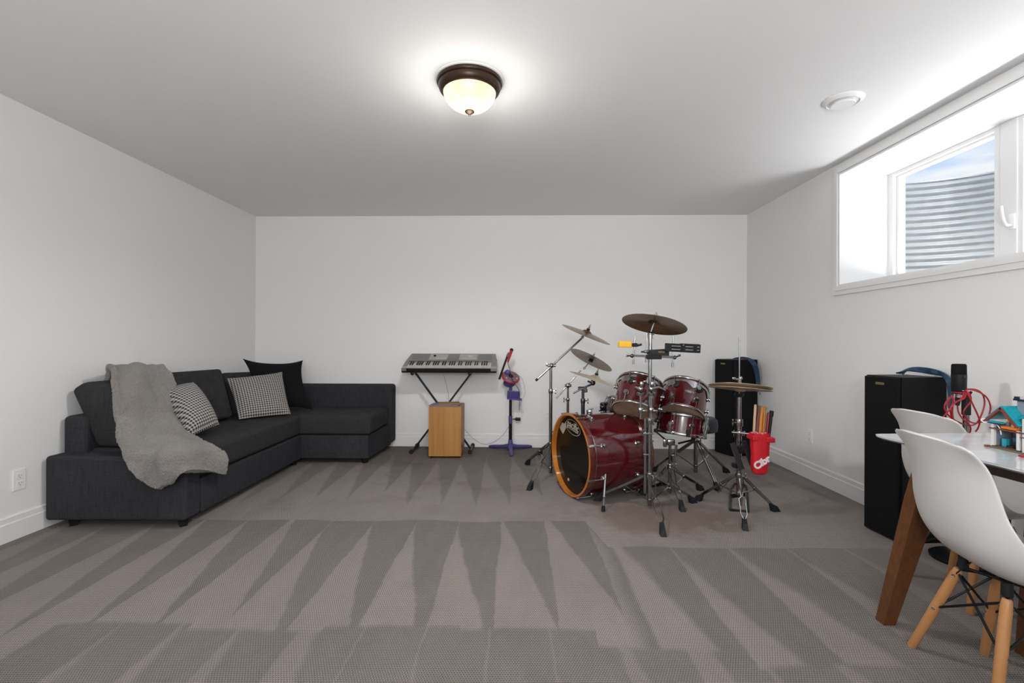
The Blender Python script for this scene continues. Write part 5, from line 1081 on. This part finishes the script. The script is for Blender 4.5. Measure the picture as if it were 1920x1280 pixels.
loops = [R((1795, 760, 2.36), (1797, 772, 2.33), (1805, 785, 2.31), (1816, 794, 2.31), (1820, 805, 2.32), (1814, 822, 2.33)),
         R((1785, 744, 2.32), (1775, 752, 2.31), (1771, 764, 2.31), (1778, 778, 2.31), (1795, 790, 2.32), (1815, 797, 2.33), (1830, 794, 2.36), (1840, 778, 2.38), (1846, 757, 2.38), (1843, 740, 2.38), (1832, 731, 2.37), (1816, 729, 2.36), (1808, 732, 2.34)),
         R((1808, 733, 2.33), (1818, 730, 2.34), (1836, 735, 2.35), (1850, 745, 2.36), (1857, 762, 2.37), (1853, 781, 2.37), (1840, 791, 2.36), (1822, 792, 2.34), (1808, 779, 2.32), (1808, 768, 2.31), (1820, 752, 2.31), (1818, 738, 2.31), (1810, 732, 2.32)),
         R((1812, 733, 2.30), (1818, 745, 2.29), (1826, 762, 2.29), (1833, 777, 2.30), (1837, 790, 2.31), (1834, 802, 2.32), (1829, 809, 2.33)),
         R((1811, 738, 2.30), (1807, 747, 2.29), (1795, 752, 2.28), (1786, 760, 2.28), (1777, 772, 2.29), (1769, 781, 2.30), (1764, 795, 2.31)),
         R((1784, 741, 2.31), (1788, 748, 2.30), (1786, 765, 2.30), (1786, 785, 2.31), (1792, 805, 2.32), (1790, 830, 2.33)),
         R((1781, 743, 2.32), (1778, 758, 2.32), (1783, 776, 2.33), (1784, 800, 2.33), (1780, 830, 2.34)),
         R((1808, 735, 2.31), (1802, 748, 2.30), (1791, 754, 2.30), (1785, 762, 2.31), (1789, 790, 2.30), (1800, 806, 2.31), (1815, 812, 2.33))]
coil('cable_coil', loops, .0035, 'red_cable', 'tangled red cable hanging in loops around the microphone stand')

# ------------------------------------------------------------------ toy brick house on the table
th = thing('toy_house', 'toy brick house with teal gable roof at the right end of the white table', 'toy house', (1.70, 1.58, .75))
def tb2(name, mat, *bxs, studs=()):
    g = G()
    for a_, b_ in bxs: g.bb(a_, b_, .0006, None, 1)
    for s_ in studs: g.cyl(s_, V(s_) + V((0, 0, .002)), .0024, n=8)
    return g.obj(name, mat, th)
X0, X1, ya, yb2, zb_ = 1.628, 1.76, 1.652, 1.40, .75
tb2('base_plate', 'brick_olive', ((X0, yb2, zb_), (X1, ya, zb_ + .0065)))
tb2('floor_tiles', 'brick_brown', ((X0 + .004, 1.565, zb_ + .0065), (X1, ya - .004, zb_ + .0095)), studs=[(X0 + .008, 1.645 - k * .008, zb_ + .0095) for k in range(9)])
tb2('corner_post', 'brick_white', ((X0 + .002, 1.640, zb_ + .0095), (X0 + .012, 1.650, zb_ + .085))); tb2('corner_post', 'brick_white', ((X0 + .002, 1.556, zb_ + .0095), (X0 + .012, 1.566, zb_ + .072)))
tb2('back_wall', 'brick_tan', ((1.70, 1.556, zb_ + .0095), (1.708, 1.65, zb_ + .085))); tb2('side_wall', 'brick_grey', ((X0 + .012, 1.644, zb_ + .0095), (1.70, 1.650, zb_ + .085)))
tb2('window', 'brick_navy', ((1.694, 1.60, zb_ + .03), (1.70, 1.625, zb_ + .06)), ((1.694, 1.57, zb_ + .03), (1.70, 1.59, zb_ + .055)))
tb2('cabinet', 'brick_teal', ((1.645, 1.612, zb_ + .0095), (1.657, 1.628, zb_ + .036))); tb2('sofa_block', 'brick_yellow', ((1.655, 1.568, zb_ + .012), (1.675, 1.585, zb_ + .026))); tb2('counter', 'brick_blue', ((1.660, 1.588, zb_ + .028), (1.672, 1.606, zb_ + .044))); tb2('stool_block', 'brick_navy', ((1.642, 1.590, zb_ + .0095), (1.654, 1.61, zb_ + .016)))
tb2('upper_floor', 'brick_brown', ((X0, 1.555, zb_ + .0655), (X1 - .03, 1.654, zb_ + .070)), studs=[(X0 + .005, 1.648 - k * .008, zb_ + .070) for k in range(11)])
tb2('awning', 'brick_orange', ((X0 + .002, 1.566, zb_ + .0725), (X0 + .018, 1.616, zb_ + .081))); tb2('bed', 'brick_white', ((1.645, 1.57, zb_ + .0725), (1.668, 1.60, zb_ + .088))); tb2('lantern', 'brick_yellow', ((1.648, 1.600, zb_ + .088), (1.660, 1.612, zb_ + .103)))
tb2('figure', 'brick_grey', ((1.638, 1.598, zb_ + .080), (1.646, 1.607, zb_ + .096)))
rdg = V((X0 - .006, 1.606, .8945)); eL = V((X0 - .006, 1.660, .8455)); eR = V((X0 - .006, 1.552, .8375)); dX = V((.125, 0, 0))
for e_ in (eL, eR):
    g = G(); n_ = (rdg - e_).cross(dX).normalized(); n_ = n_ if n_.z > 0 else -n_; vs = [e_, rdg, rdg + dX, e_ + dX]; g.add(vs + [v + n_ * .005 for v in vs], [(0, 1, 2, 3), (7, 6, 5, 4), (0, 4, 5, 1), (1, 5, 6, 2), (2, 6, 7, 3), (3, 7, 4, 0)])
    for a_ in range(5):
        for b_ in range(7): q_ = e_ + (rdg - e_) * ((a_ + .7) / 5.4) + dX * ((b_ + .5) / 7); g.cyl(q_ + n_ * .005, q_ + n_ * .0066, .0034, n=8)
    g.obj('roof', 'brick_teal', th)
    g = G(); g.bar(e_ + n_ * -.004, rdg + n_ * -.004, .010, .006, n_); g.obj('gable_trim', 'brick_rust', th)
tb2('eave_beam', 'brick_teal', ((X0 - .006, 1.602, .838), (X0 + .004, 1.660, .8435))); tb2('eave_beam', 'brick_navy', ((X0 - .004, 1.602, .834), (X0 + .004, 1.656, .838)))
tb2('tower', 'brick_grey', ((1.664, 1.550, .82), (1.71, 1.596, .918))); tb2('tower_cap', 'brick_navy', ((1.657, 1.543, .918), (1.716, 1.603, .924)), ((1.660, 1.585, .924), (1.680, 1.603, .931))); tb2('tower_rim', 'brick_silver', ((1.659, 1.546, .9235), (1.712, 1.583, .9335)), studs=[(1.664, 1.552 + k * .008, .9335) for k in range(4)])
g = G().bar((1.640, 1.565, .862), (1.640, 1.50, .895), .012, .006); g.obj('ramp', 'brick_teal', th)
tb2('wing_wall', 'brick_white', ((X0 + .002, 1.530, zb_ + .0065), (X0 + .010, 1.548, zb_ + .115)), ((X0 + .030, 1.42, zb_ + .0065), (X0 + .038, 1.548, zb_ + .060))); tb2('wing_floor', 'brick_brown', ((X0, 1.42, zb_ + .052), (1.70, 1.552, zb_ + .056)), ((X0, 1.42, zb_ + .066), (1.70, 1.552, zb_ + .070))); tb2('wing_side', 'brick_grey', ((X0 + .004, 1.50, zb_ + .0065), (X0 + .012, 1.53, zb_ + .045)))
tb2('wing_panel', 'brick_tan', ((X0 + .020, 1.42, zb_ + .07), (X0 + .028, 1.55, zb_ + .12)))
G().tube([V((X0 - .008, 1.655, .834)), V((X0 - .014, 1.664, .838)), V((X0 - .010, 1.668, .845)), V((X0 - .002, 1.655, .846)), V((X0 + .004, 1.640, .838)), V((X0 + .004, 1.622, .822)), V((X0 + .006, 1.618, .800))], .0017, 6, curve=5).obj('white_cord', 'cable_white', th)
d1 = fl(1851, 836.5, .752); tag(shift_origin(G().box((d1.x, d1.y, .7545), (.016, .010, .007), .002).obj('toy_brick', 'brick_rust'), (d1.x, d1.y, .751)), 'loose rust brown toy brick on the table beside the toy house corner', 'toy brick')
d1 = fl(1917, 856, .752); tag(shift_origin(G().box((d1.x, d1.y, .7545), (.016, .012, .007), .002).obj('toy_brick', 'brick_red'), (d1.x, d1.y, .751)), 'loose red toy brick at the right photo edge in front of the toy house', 'toy brick')
